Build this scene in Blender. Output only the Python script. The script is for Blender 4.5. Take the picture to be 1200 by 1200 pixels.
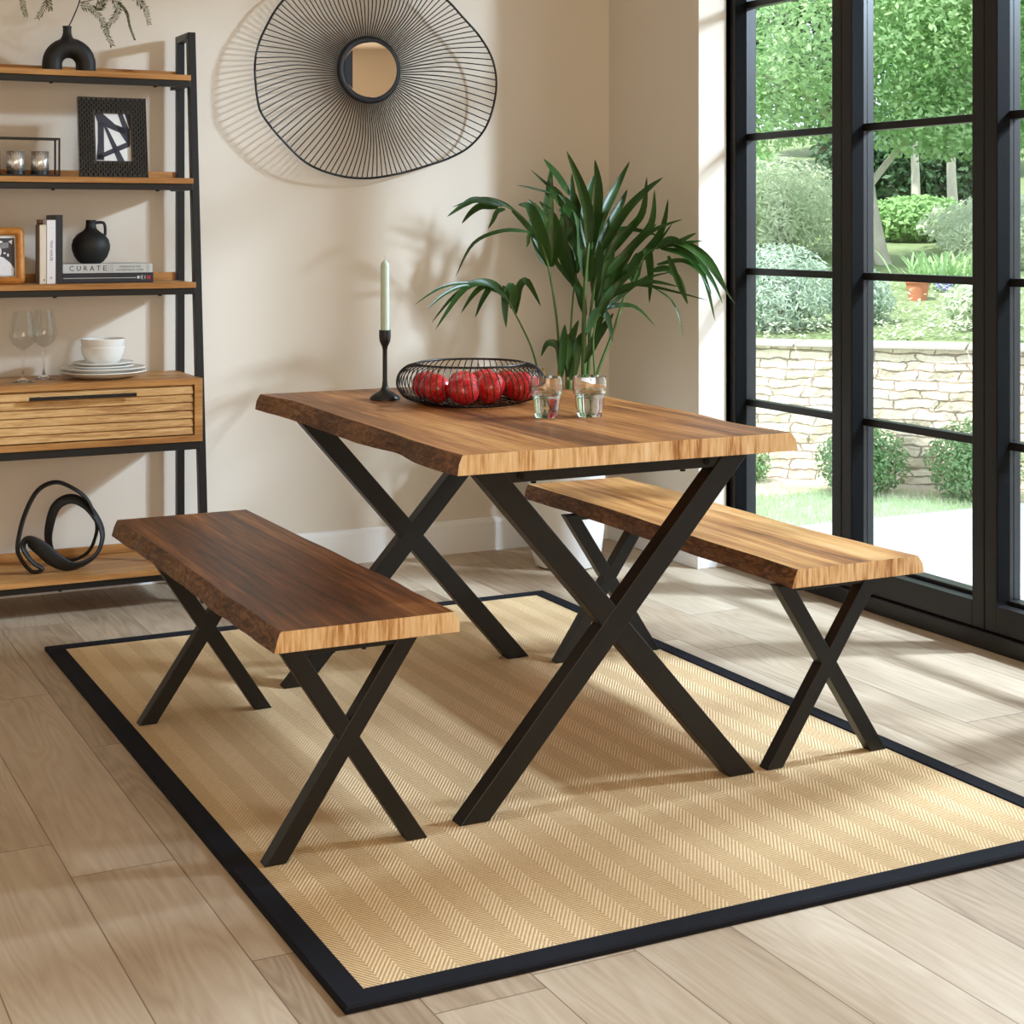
import bpy, bmesh, math, random
from math import sin, cos, pi, radians
from mathutils import Vector, Matrix, noise
random.seed(7)
for o in list(bpy.data.objects): bpy.data.objects.remove(o)
S = bpy.context.scene
C = S.collection
def lin(c):
    return tuple(((v/255)/12.92 if v/255 <= .04045 else ((v/255+.055)/1.055)**2.4) for v in c)
# ------------------------------------------------------------------ camera
cam = bpy.data.objects.new('camera', bpy.data.cameras.new('camera')); C.objects.link(cam)
cam.location = (0, 0, 1.2); cam.rotation_euler = (radians(90), 0, radians(-26.66))
cam.data.sensor_width = 36; cam.data.lens = 57.18; cam.data.shift_y = -.2786
cam.data.clip_start = .05; cam.data.clip_end = 200
S.camera = cam
# ------------------------------------------------------------------ sky, sun, lamps, exposure
w = bpy.data.worlds.new('sky'); S.world = w; w.use_nodes = True
bg = w.node_tree.nodes['Background']; bg.inputs[0].default_value = (.80, .90, 1, 1); bg.inputs[1].default_value = 2.4
def lamp(name, typ, loc, target, energy, color, **kw):
    d = bpy.data.lights.new(name, typ); d.energy = energy; d.color = color
    for k, v in kw.items(): setattr(d, k, v)
    o = bpy.data.objects.new(name, d); C.objects.link(o); o.location = loc
    o.rotation_euler = (Vector(target)-Vector(loc)).to_track_quat('-Z', 'Y').to_euler()
    return o
lamp('sun', 'SUN', (0, 0, 12), (6, 1.5, 2), 8, (1, .97, .9), angle=radians(1.5))
lamp('studio_flash', 'SPOT', (4.6, 3.0, 2.55), (2.2, 3.2, .2), 740, (.66, .81, 1.0), shadow_soft_size=.08, spot_size=radians(108), spot_blend=.85)  # studio flash outside the door, placed from the cast shadows
lamp('fill_flash', 'SPOT', (5.45, 1.94, 2.8), (1.6, 4.0, .7), 620, (.66, .81, 1.0), shadow_soft_size=.17, spot_size=radians(110), spot_blend=.2)  # second lamp added to fill the door post's shadow on the wall
lamp('ceiling_fill', 'AREA', (.6, .6, 2.64), (.6, .6, 0), 2.5, (1, .9, .78), shape='RECTANGLE', size=2.6, size_y=2.6)  # added overhead fill light, not a fixture of the room
lamp('front_fill', 'AREA', (.2, -2.4, 1.5), (.9, 3, 1.3), 82, (1, .81, .60), shape='RECTANGLE', size=2.4, size_y=1.8)  # added frontal fill behind the camera, brightens back wall and furniture fronts
vs = S.view_settings; vs.view_transform = 'Standard'; vs.look = 'None'; vs.exposure = -.04; vs.gamma = 1; vs.use_curve_mapping = False
# ------------------------------------------------------------------ node helper + materials
class NT:
    def __init__(s, name):
        s.m = bpy.data.materials.new(name); s.m.use_nodes = True
        s.t = s.m.node_tree; s.b = s.t.nodes['Principled BSDF']; s.out = s.t.nodes['Material Output']
    def n(s, typ, ins={}, **kw):
        x = s.t.nodes.new(typ)
        for k, v in kw.items(): setattr(x, k, v)
        for k, v in ins.items(): s.put(x.inputs[k], v)
        return x
    def put(s, sock, v):
        if isinstance(v, bpy.types.NodeSocket): s.t.links.new(v, sock)
        elif isinstance(v, bpy.types.Node): s.t.links.new(v.outputs[0], sock)
        else:
            if isinstance(v, tuple) and len(v) == 3 and sock.type == 'RGBA': v = v+(1,)
            sock.default_value = v
    def math(s, op, a, b=0., c=None):
        ins = {0: a, 1: b}
        if c is not None: ins[2] = c
        return s.n('ShaderNodeMath', ins, operation=op).outputs[0]
    def pos(s): return s.n('ShaderNodeNewGeometry').outputs['Position']
    def xyz(s, v):
        q = s.n('ShaderNodeSeparateXYZ', {0: v}); return q.outputs[0], q.outputs[1], q.outputs[2]
    def comb(s, x, y, z): return s.n('ShaderNodeCombineXYZ', {0: x, 1: y, 2: z}).outputs[0]
    def scale(s, v, sc): return s.n('ShaderNodeVectorMath', {0: v, 1: sc}, operation='MULTIPLY').outputs[0]
    def noise(s, v, sc, det=4., rough=.55, dist=0.): return s.n('ShaderNodeTexNoise', {'Vector': v, 'Scale': sc, 'Detail': det, 'Roughness': rough, 'Distortion': dist}).outputs[0]
    def ramp(s, f, stops):
        r = s.n('ShaderNodeValToRGB', {0: f}); e = r.color_ramp.elements
        while len(e) < len(stops): e.new(.5)
        for k, (p, c) in enumerate(stops):
            e[k].position = p; e[k].color = (*(lin(c) if max(c) > 1 else c), 1)
        return r.outputs[0]
    def mix(s, f, a, b, mode='MIX'):
        x = s.n('ShaderNodeMix', data_type='RGBA', blend_type=mode)
        s.put(x.inputs[0], f); s.put(x.inputs[6], a); s.put(x.inputs[7], b); return x.outputs[2]
    def bump(s, h, strength=.3, dist=.01):
        return s.n('ShaderNodeBump', {'Height': h, 'Strength': strength, 'Distance': dist}).outputs[0]
    def set(s, **kw):
        for k, v in kw.items(): s.put(s.b.inputs[{'color': 'Base Color', 'rough': 'Roughness', 'metal': 'Metallic', 'normal': 'Normal', 'spec': 'Specular IOR Level', 'trans': 'Transmission Weight', 'ior': 'IOR', 'coat': 'Coat Weight', 'sub': 'Subsurface Weight', 'sheen': 'Sheen Weight'}[k]], v)
        return s.m
def plain(name, c, rough=.5, metal=0., spec=.5, var=.06, sc=30., bump=0.):
    t = NT(name); c = lin(c); p = t.pos(); nz = t.noise(p, sc)
    col = t.mix(nz, tuple(v*(1-var) for v in c), tuple(min(1, v*(1+var)) for v in c))
    t.set(color=col, rough=rough, metal=metal, spec=spec)
    if bump: t.set(normal=t.bump(t.noise(p, sc*6), bump, .002))
    return t.m
M = {}
M['wall'] = plain('wall_paint', (226, 216, 201), .9, spec=.2, var=.015, sc=3, bump=.04)
M['ceiling'] = plain('ceiling_paint', (238, 232, 222), .9, spec=.2, var=.01)
M['trim'] = plain('white_trim_paint', (244, 243, 241), .5, var=.01)
M['metal'] = plain('black_powder_coat', (19, 18, 17), .42, spec=.4, var=.12, sc=120, bump=.05)
M['door'] = plain('black_door_paint', (22, 20, 19), .4, spec=.4, var=.08, sc=60)
M['stile_shade'] = plain('dark_stile_shade', (9, 9, 9), .85, spec=.1)  # near-black colour standing in for shade on the door stiles
M['matteblack'] = plain('matte_black_ceramic', (27, 27, 27), .55, spec=.4, var=.1, sc=60)
M['wire'] = plain('black_wire', (18, 18, 19), .4, var=.05)
M['ringblue'] = plain('blue_black_ring', (24, 28, 38), .45, var=.08)
M['white'] = plain('white_glaze', (238, 236, 230), .25, var=.01)
M['planter'] = plain('white_planter_glaze', (232, 230, 226), .55, var=.02)
M['screw'] = plain('dark_screw', (12, 12, 12), .3, metal=.6)
M['candle'] = plain('sage_green_wax', (188, 206, 188), .45, var=.02)
M['wick'] = plain('wick', (225, 220, 205), .9)
M['soil'] = plain('soil', (48, 36, 26), .95, var=.4, sc=80, bump=.6)
M['paper'] = plain('book_paper', (236, 232, 224), .8, var=.03)
M['paper_grey'] = plain('pale_grey_book_cover', (203, 208, 208), .5, var=.02)
M['navy'] = plain('dark_navy_book_cover', (38, 40, 50), .5, var=.05)
M['blackbook'] = plain('black_book_cover', (33, 36, 42), .5, var=.05)
M['linen'] = plain('beige_linen_cover', (136, 122, 106), .9, var=.12, sc=300, bump=.2)
M['cream'] = plain('cream_spine', (222, 210, 190), .7, var=.05)
M['brownbook'] = plain('brown_book_cover', (96, 66, 48), .8, var=.1)
M['taupe'] = plain('taupe_book_band', (134, 112, 96), .8, var=.08)
M['whitebook'] = plain('white_book_cover', (236, 234, 238), .45, var=.01)
M['ink'] = plain('black_ink', (30, 32, 36), .7)
M['greyink'] = plain('grey_ink', (120, 128, 134), .7)
M['lilacink'] = plain('lilac_ink', (196, 192, 214), .7)
M['whiteink'] = plain('white_ink', (225, 228, 226), .7)
M['redink'] = plain('red_ink', (214, 62, 78), .7)
M['artink'] = plain('slate_paint', (58, 58, 70), .75, var=.08)
M['artpaper'] = plain('white_art_paper', (232, 237, 238), .75, var=.01)
M['photo_dark'] = plain('photo_dark_grey', (52, 53, 58), .4, var=.35, sc=55)
M['photo_mid'] = plain('photo_mid_grey', (128, 130, 134), .4, var=.25, sc=70)
M['photo_light'] = plain('photo_light_grey', (222, 224, 228), .4, var=.1, sc=120)
M['greyplate'] = plain('charcoal_glaze', (70, 68, 66), .35, var=.05)
M['stem_green'] = plain('palm_stem', (74, 104, 44), .5, var=.2)
M['bark_pale'] = plain('pale_bark', (196, 188, 176), .85, var=.25, sc=14, bump=.4)
M['bark_brown'] = plain('brown_bark', (120, 98, 80), .9, var=.25, sc=20, bump=.4)
M['terracotta'] = plain('terracotta', (188, 118, 88), .85, var=.1)
M['coping'] = plain('stone_coping', (168, 162, 152), .85, var=.12, sc=9, bump=.3)
M['gravel'] = plain('gravel_soil', (190, 180, 165), .95, var=.3, sc=40, bump=.5)
M['twig'] = plain('fern_twig', (52, 44, 30), .7)

def wood(name, stops, sc=(9, .7, 9), axis='Y', grain=.35, rough=.42, blot=.35, shift=0.):
    t = NT(name); p = t.pos()
    s = {'Y': sc, 'X': (sc[1], sc[0], sc[2]), 'Z': (sc[0], sc[2], sc[1])}[axis]
    v = t.scale(p, s)
    a = t.noise(v, 1.6, 6., .6, .9)
    b = t.noise(t.scale(p, tuple(k*7 for k in s)), 1.4, 4., .6)
    c = t.noise(t.scale(p, tuple(k*.45 for k in s)), 1.1, 2., .5, .4)
    f = t.math('ADD', t.math('MULTIPLY', a, 1-blot), t.math('MULTIPLY', c, blot))
    f = t.math('ADD', f, t.math('MULTIPLY', t.math('SUBTRACT', b, .5), grain))
    if shift: f = t.math('ADD', f, shift)
    col = t.ramp(f, stops)
    t.set(color=col, rough=rough, spec=.3, normal=t.bump(b, .12, .002))
    return t.m
RUST = [(.27, (62, 36, 19)), (.40, (120, 72, 37)), (.50, (168, 110, 58)), (.60, (202, 147, 86)), (.76, (228, 186, 128))]
M['slab'] = wood('rustic_brown_wood', RUST, sc=(11, .55, 9), blot=.55, shift=-.03)
M['slab_shaded'] = wood('shaded_rustic_brown_wood', RUST, sc=(11, .55, 9), blot=.45, shift=-.115)  # same wood, darkened to put the left bench's shade into the colour
M['slab_lit'] = wood('lit_rustic_wood', RUST, sc=(11, .55, 9), blot=.35, shift=.075)  # same wood, lightened to put the right bench's lit look into the colour
M['slab_end'] = wood('sawn_end_grain', [(.27, (112, 66, 34)), (.39, (176, 124, 74)), (.50, (222, 182, 130)), (.68, (242, 216, 176))], sc=(13, 1.2, 1.2), blot=.5, grain=.6, rough=.55)
def bark():
    t = NT('bark_edge_wood'); p = t.pos()
    a = t.noise(t.scale(p, (30, 16, 60)), 1.5, 6., .65, 1.2)
    b = t.noise(t.scale(p, (2, 3, 2)), 1.2, 3.)
    col = t.ramp(t.math('ADD', t.math('MULTIPLY', a, .7), t.math('MULTIPLY', b, .3)), [(.32, (44, 26, 16)), (.47, (92, 58, 34)), (.58, (134, 92, 56)), (.74, (176, 130, 82))])
    t.set(color=col, rough=.6, normal=t.bump(a, .35, .006)); return t.m
M['slab_bark'] = bark()
MANGO = [(.25, (118, 74, 36)), (.42, (164, 112, 60)), (.56, (190, 138, 80)), (.74, (214, 170, 112))]
M['mango'] = wood('mango_wood', MANGO, sc=(1.2, 18, 18), axis='Y', grain=.3, rough=.45)
M['mango_slat'] = wood('mango_slat_wood', [(.25, (112, 72, 36)), (.4, (164, 116, 66)), (.55, (204, 160, 102)), (.74, (230, 194, 140))], sc=(2.6, 20, 40), axis='Y', grain=.45, rough=.55)
M['frame_wood'] = wood('honey_wood', [(.25, (128, 74, 24)), (.5, (186, 120, 52)), (.75, (212, 152, 84))], sc=(6, 20, 6), rough=.35)

def floor_mat():
    t = NT('light_oak_planks'); x, y, z = t.xyz(t.pos())
    u = t.math('DIVIDE', t.math('ADD', x, 9*.1935-1.006), .1935)
    i = t.math('FLOOR', u); fu = t.math('FRACT', u)
    rn = t.n('ShaderNodeTexWhiteNoise', {'W': i}, noise_dimensions='1D').outputs[0]
    v = t.math('ADD', t.math('DIVIDE', t.math('ADD', y, 20.), 1.22), t.math('MULTIPLY', rn, 5.37))
    j = t.math('FLOOR', v); fv = t.math('FRACT', v)
    rp = t.n('ShaderNodeTexWhiteNoise', {'Vector': t.comb(i, j, 0.)}, noise_dimensions='2D').outputs[0]
    def line(f, wd): return t.math('MAXIMUM', t.math('LESS_THAN', f, wd), t.math('GREATER_THAN', f, 1-wd))
    seam = t.math('MAXIMUM', line(fu, .006), line(fv, .0011))
    off = t.comb(t.math('MULTIPLY', rp, 13.7), t.math('MULTIPLY', rp, 31.), rp)
    p = t.n('ShaderNodeVectorMath', {0: t.comb(x, y, 0.), 1: off}, operation='ADD').outputs[0]
    fine = t.noise(t.scale(p, (110, 4, 1)), 1., 5., .6)
    ct = t.noise(t.scale(p, (7.5, .8, 1)), 1., 2., .5, .25)
    cath = t.math('ABSOLUTE', t.math('SUBTRACT', t.math('FRACT', t.math('MULTIPLY', ct, 17.)), .5))
    big = t.noise(t.scale(p, (3, .8, 1)), 1.3, 4.)
    g = t.math('ADD', t.math('MULTIPLY', fine, .26), t.math('ADD', t.math('MULTIPLY', cath, .17), t.math('MULTIPLY', big, .55)))
    g = t.math('ADD', g, t.math('MULTIPLY', t.math('SUBTRACT', rp, .5), .2))
    col = t.ramp(g, [(.25, (150, 128, 104)), (.44, (188, 167, 142)), (.58, (204, 186, 162)), (.75, (218, 203, 182))])
    col = t.mix(t.math('MULTIPLY', seam, .75), col, lin((96, 76, 56)))
    t.set(color=col, rough=.5, spec=.35, normal=t.bump(t.math('SUBTRACT', t.math('MULTIPLY', fine, .4), seam), .15, .003)); return t.m
M['floor'] = floor_mat()
def rug_mat():
    t = NT('sisal_herringbone'); x, y, z = t.xyz(t.pos())
    q = t.math('DIVIDE', x, .088); f = t.math('FRACT', q)
    tri = t.math('ABSOLUTE', t.math('SUBTRACT', f, .5))
    up = t.math('GREATER_THAN', f, .5)
    w_ = t.math('FRACT', t.math('DIVIDE', t.math('ADD', y, t.math('MULTIPLY', tri, .088*1.5)), .0125))
    l = t.math('ABSOLUTE', t.math('SUBTRACT', w_, .5))
    l = t.n('ShaderNodeMapRange', {0: l, 1: .14, 2: .34}).outputs[0]
    nz = t.noise(t.pos(), 160., 2.); nb = t.noise(t.pos(), 4., 3.)
    a = t.mix(nz, lin((234, 198, 148)), lin((250, 226, 184)))
    b = t.mix(nz, lin((156, 120, 78)), lin((198, 160, 112)))
    k = t.math('ADD', .40, t.math('MULTIPLY', up, .42))
    col = t.mix(t.math('MULTIPLY', l, k), a, b)
    col = t.mix(t.math('MULTIPLY', nb, .22), col, lin((190, 150, 102)))
    t.set(color=col, rough=.9, spec=.15, normal=t.bump(t.math('ADD', l, nz), .5, .003)); return t.m
M['rug'] = rug_mat()
M['binding'] = plain('navy_black_cotton_binding', (27, 28, 34), .9, spec=.15, var=.25, sc=220, bump=.4)

def glass_thin():
    t = NT('clear_window_glass'); t.t.nodes.remove(t.b)
    tr = t.n('ShaderNodeBsdfTransparent', {0: (.97, .985, .98)}); gl = t.n('ShaderNodeBsdfGlossy', {'Roughness': .02})
    fc = t.n('ShaderNodeLayerWeight', {'Blend': .5}).outputs[1]
    fr = t.math('ADD', .025, t.math('MULTIPLY', t.math('POWER', fc, 5.), .9))
    mx = t.n('ShaderNodeMixShader', {0: fr, 1: tr.outputs[0], 2: gl.outputs[0]})
    t.t.links.new(mx.outputs[0], t.out.inputs[0]); return t.m
M['pane'] = glass_thin()
def glass_wine():
    t = NT('thin_clear_crystal'); t.t.nodes.remove(t.b)
    tr = t.n('ShaderNodeBsdfTransparent', {0: (.93, .95, .95)}); gl = t.n('ShaderNodeBsdfGlossy', {'Roughness': .03})
    lw = t.n('ShaderNodeLayerWeight', {'Blend': .35})
    f = t.math('ADD', .06, t.math('MULTIPLY', t.math('POWER', lw.outputs[1], 3.), .8))
    mx = t.n('ShaderNodeMixShader', {0: f, 1: tr.outputs[0], 2: gl.outputs[0]})
    t.t.links.new(mx.outputs[0], t.out.inputs[0]); return t.m
M['crystal'] = glass_wine()
t = NT('clear_tumbler_glass'); M['glass'] = t.set(color=(.98, .99, .99), rough=.02, trans=1., ior=1.45)
t = NT('still_water'); M['water'] = t.set(color=(.98, .99, 1.), rough=.0, trans=1., ior=1.33)
t = NT('ribbed_silver_glass'); M['silver'] = t.set(color=(.80, .78, .74), rough=.18, metal=.85)
t = NT('mirror_silver'); M['mirror'] = t.set(color=(.90, .90, .90), rough=.02, metal=1.)
def apple_mat():
    t = NT('red_apple_skin'); x, y, z = t.xyz(t.n('ShaderNodeTexCoord').outputs['Object'])
    ang = t.math('ARCTAN2', y, x)
    s = t.noise(t.comb(t.math('MULTIPLY', ang, 5.), t.math('MULTIPLY', z, 14.), 0.), 1.6, 5., .65)
    n2 = t.noise(t.n('ShaderNodeTexCoord').outputs['Object'], 260., 1.)
    col = t.ramp(s, [(.3, (150, 10, 18)), (.5, (198, 22, 30)), (.66, (218, 58, 52)), (.82, (230, 140, 95))])
    col = t.mix(t.math('MULTIPLY', t.math('GREATER_THAN', n2, .68), .5), col, lin((232, 170, 120)))
    t.set(color=col, rough=.22, spec=.5, coat=.3); return t.m
M['apple'] = apple_mat()
def leaf_mat(name, c1, c2, rough=.4, trans=.25, sc=3.):
    t = NT(name); nz = t.noise(t.pos(), sc, 3.)
    col = t.mix(nz, lin(c1), lin(c2)); t.set(color=col, rough=rough, spec=.35)
    tl = t.n('ShaderNodeBsdfTranslucent', {0: col})
    mx = t.n('ShaderNodeMixShader', {0: trans, 1: t.b.outputs[0], 2: tl.outputs[0]})
    t.t.links.new(mx.outputs[0], t.out.inputs[0]); return t.m
M['palm'] = leaf_mat('palm_leaf', (24, 54, 22), (60, 96, 36), .34, .12, 5.)
M['fern'] = leaf_mat('fern_leaf', (58, 66, 34), (104, 108, 58), .6, .2, 9.)
M['maple'] = leaf_mat('fresh_green_leaf', (126, 174, 122), (200, 224, 168), .45, .4, 2.4)
M['box'] = leaf_mat('box_leaf', (84, 124, 76), (150, 184, 128), .5, .3, 6.)
M['bluegreen'] = leaf_mat('blue_green_needle', (150, 176, 158), (198, 214, 196), .6, .3, 4.)
M['sagegreen'] = leaf_mat('sage_leaf', (186, 202, 172), (224, 232, 208), .6, .35, 3.)
M['mid'] = leaf_mat('mid_green_leaf', (110, 160, 92), (172, 206, 140), .5, .35, 1.)
M['darkgreen'] = leaf_mat('dark_green_leaf', (48, 80, 54), (90, 124, 84), .5, .25, 2.)
M['lilac'] = leaf_mat('lilac_petal', (168, 168, 226), (208, 204, 244), .6, .3, 20.)
M['grass'] = leaf_mat('lawn_blade', (194, 214, 166), (222, 234, 198), .6, .3, 2.)
M['lawn'] = plain('lawn_ground', (206, 220, 184), .9, var=.18, sc=16, bump=.5)
M['hill'] = plain('bank_ground', (118, 134, 92), .95, var=.3, sc=4, bump=.5)
def patio_mat():
    t = NT('pale_stone_paving'); p = t.pos()
    br = t.n('ShaderNodeTexBrick', {'Vector': p, 'Color1': (*lin((222, 220, 214)), 1), 'Color2': (*lin((206, 206, 204)), 1), 'Mortar': (*lin((176, 174, 168)), 1), 'Scale': 1.6, 'Mortar Size': .012})
    t.set(color=t.mix(.3, br.outputs[0], t.mix(t.noise(p, 5.), lin((196, 198, 200)), lin((236, 232, 226)))), rough=.75); return t.m
M['patio'] = patio_mat()
def stone_mat():
    t = NT('dry_stone_walling'); n_ = t.n('ShaderNodeTexCoord').outputs['Object']; x, y, z = t.xyz(n_)
    d = t.noise(t.scale(n_, (5, 5, 9)), 1., 3.)
    v = t.comb(t.math('ADD', x, t.math('MULTIPLY', d, .12)), t.math('ADD', z, t.math('MULTIPLY', d, .07)), 0.)
    br = t.n('ShaderNodeTexBrick', {'Vector': v, 'Color1': (*lin((232, 222, 204)), 1), 'Color2': (*lin((206, 190, 166)), 1), 'Mortar': (*lin((120, 98, 78)), 1), 'Scale': 1., 'Mortar Size': .0045, 'Mortar Smooth': .4, 'Bias': -.1, 'Brick Width': .20, 'Row Height': .045})
    br.offset_frequency = 2; br.squash = .7; br.squash_frequency = 3
    col = t.mix(.25, br.outputs[0], t.mix(t.noise(n_, 12.), lin((196, 178, 150)), lin((246, 240, 228))))
    t.set(color=col, rough=.9, normal=t.bump(t.math('SUBTRACT', t.noise(n_, 14.), br.outputs[1]), .8, .03)); return t.m
M['stone'] = stone_mat()
# ------------------------------------------------------------------ mesh helpers
class MB:
    def __init__(s): s.v = []; s.f = []; s.mi = []; s.k = 0
    def add(s, vs_, fs, mi=None):
        b = len(s.v); s.v += [tuple(p) for p in vs_]
        for f in fs: s.f.append(tuple(b+i for i in f)); s.mi.append(s.k if mi is None else mi)
        return s
    def box(s, x0, x1, y0, y1, z0, z1, mat=None, mi=None):
        vs_ = [Vector((x, y, z)) for x in (x0, x1) for y in (y0, y1) for z in (z0, z1)]
        if mat is not None: vs_ = [mat @ p for p in vs_]
        return s.add(vs_, [(0, 1, 3, 2), (4, 6, 7, 5), (0, 4, 5, 1), (2, 3, 7, 6), (0, 2, 6, 4), (1, 5, 7, 3)], mi)
    def prism(s, poly, y0, y1, mat=None, mi=None):         # polygon in (x,z), extruded along y
        n = len(poly); vs_ = [Vector((x, y, z)) for y in (y0, y1) for x, z in poly]
        if mat is not None: vs_ = [mat @ p for p in vs_]
        return s.add(vs_, [tuple(range(n)), tuple(range(2*n-1, n-1, -1))]+[(i, n+i, n+(i+1) % n, (i+1) % n) for i in range(n)], mi)
    def slab(s, poly, z0, z1, mat=None, mi=None):          # polygon in (x,y), extruded along z
        n = len(poly); vs_ = [Vector((x, y, z)) for z in (z0, z1) for x, y in poly]
        if mat is not None: vs_ = [mat @ p for p in vs_]
        return s.add(vs_, [tuple(range(n-1, -1, -1)), tuple(range(n, 2*n))]+[(i, (i+1) % n, n+(i+1) % n, n+i) for i in range(n)], mi)
    def tube(s, pts, r, n=8, closed=False, flat=None, caps=True, mi=None):
        P = [Vector(p) for p in pts]; m = len(P); R = r if isinstance(r, (list, tuple)) else [r]*m
        vs_ = []; up = None
        for i in range(m):
            a = P[(i-1) % m] if closed or i > 0 else P[i]; b = P[(i+1) % m] if closed or i < m-1 else P[i]
            d = (b-a).normalized() if (b-a).length > 1e-9 else Vector((0, 0, 1))
            if up is None: up = d.orthogonal().normalized()
            up = (up-d*up.dot(d)); up = up.normalized() if up.length > 1e-6 else d.orthogonal().normalized()
            sd = d.cross(up)
            for k in range(n):
                a_ = 2*pi*k/n; vs_.append(P[i]+up*(cos(a_)*R[i])+sd*(sin(a_)*R[i]*(flat or 1)))
        fs = [(i*n+k, i*n+(k+1) % n, ((i+1) % m)*n+(k+1) % n, ((i+1) % m)*n+k) for i in range(m if closed else m-1) for k in range(n)]
        if not closed and caps: fs += [tuple(range(n-1, -1, -1)), tuple(range((m-1)*n, m*n))]
        return s.add(vs_, fs, mi)
    def lathe(s, prof, n=40, c=(0, 0, 0), closed=False, mi=None):      # profile of (r,z)
        vs_ = []; fs = []; m = len(prof)
        for r, z in prof:
            for k in range(n): vs_.append((c[0]+max(r, 1e-5)*cos(2*pi*k/n), c[1]+max(r, 1e-5)*sin(2*pi*k/n), c[2]+z))
        for i in range(m if closed else m-1):
            j = (i+1) % m
            for k in range(n): fs.append((i*n+k, i*n+(k+1) % n, j*n+(k+1) % n, j*n+k))
        return s.add(vs_, fs, mi)
    def build(s, name, mats, parent=None, smooth=False, bevel=0., merge=False, loc=None):
        me = bpy.data.meshes.new(name); me.from_pydata(s.v, [], s.f)
        if not isinstance(mats, (list, tuple)): mats = [mats]
        for m in mats: me.materials.append(m)
        for p, k in zip(me.polygons, s.mi): p.material_index = k
        bm = bmesh.new(); bm.from_mesh(me)
        if merge or smooth: bmesh.ops.remove_doubles(bm, verts=bm.verts, dist=1e-5)
        if not getattr(s, 'open', False): bmesh.ops.recalc_face_normals(bm, faces=bm.faces)
        bm.to_mesh(me); bm.free()
        if smooth:
            for p in me.polygons: p.use_smooth = True
            if smooth != 'all': me.set_sharp_from_angle(angle=radians(45))
        o = bpy.data.objects.new(name, me); C.objects.link(o)
        if parent: o.parent = parent
        if loc: o.location = loc
        if bevel:
            b = o.modifiers.new('bevel', 'BEVEL'); b.width = bevel; b.segments = 2; b.limit_method = 'ANGLE'
        return o
def tag(o, label, cat, group=None, kind=None):
    if label: o['label'] = label
    if cat: o['category'] = cat
    if group: o['group'] = group
    if kind: o['kind'] = kind
    return o
def thing(name, loc, label, cat, group=None, rz=0):
    o = bpy.data.objects.new(name, None); C.objects.link(o); o.location = loc; o.rotation_euler = (0, 0, rz)
    o.empty_display_size = .1
    return tag(o, label, cat, group)
def struct(o): o['kind'] = 'structure'; return o
def dup(o, parent=None):
    c = o.copy(); C.objects.link(c)
    if parent: c.parent = parent
    for ch in list(o.children): dup(ch, c)
    return c
def spline(pts, n=6, closed=False):
    P = [Vector(p) for p in pts]; m = len(P); out = []
    g = (lambda i: P[i % m]) if closed else (lambda i: P[max(0, min(m-1, i))])
    for i in range(m if closed else m-1):
        a, b, c, d = g(i-1), g(i), g(i+1), g(i+2)
        for k in range(n):
            t_ = k/n; out.append(.5*((2*b)+(c-a)*t_+(2*a-5*b+4*c-d)*t_*t_+(3*b-a-3*c+d)*t_**3))
    if not closed: out.append(P[-1])
    return out
def text_mesh(name, s_, size, mat, mtx, parent):
    cu = bpy.data.curves.new(name, 'FONT'); cu.body = s_; cu.size = size; cu.align_x = 'CENTER'; cu.align_y = 'CENTER'; cu.extrude = .0002; cu.resolution_u = 2
    o = bpy.data.objects.new(name, cu); C.objects.link(o)
    dg = bpy.context.evaluated_depsgraph_get(); me = bpy.data.meshes.new_from_object(o.evaluated_get(dg))
    bpy.data.objects.remove(o); me.transform(mtx); me.materials.clear(); me.materials.append(mat)
    r = bpy.data.objects.new(name, me); C.objects.link(r); r.parent = parent; return r
FACE = Matrix.Rotation(radians(90), 4, 'X')      # text in the xz plane facing -Y
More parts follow.
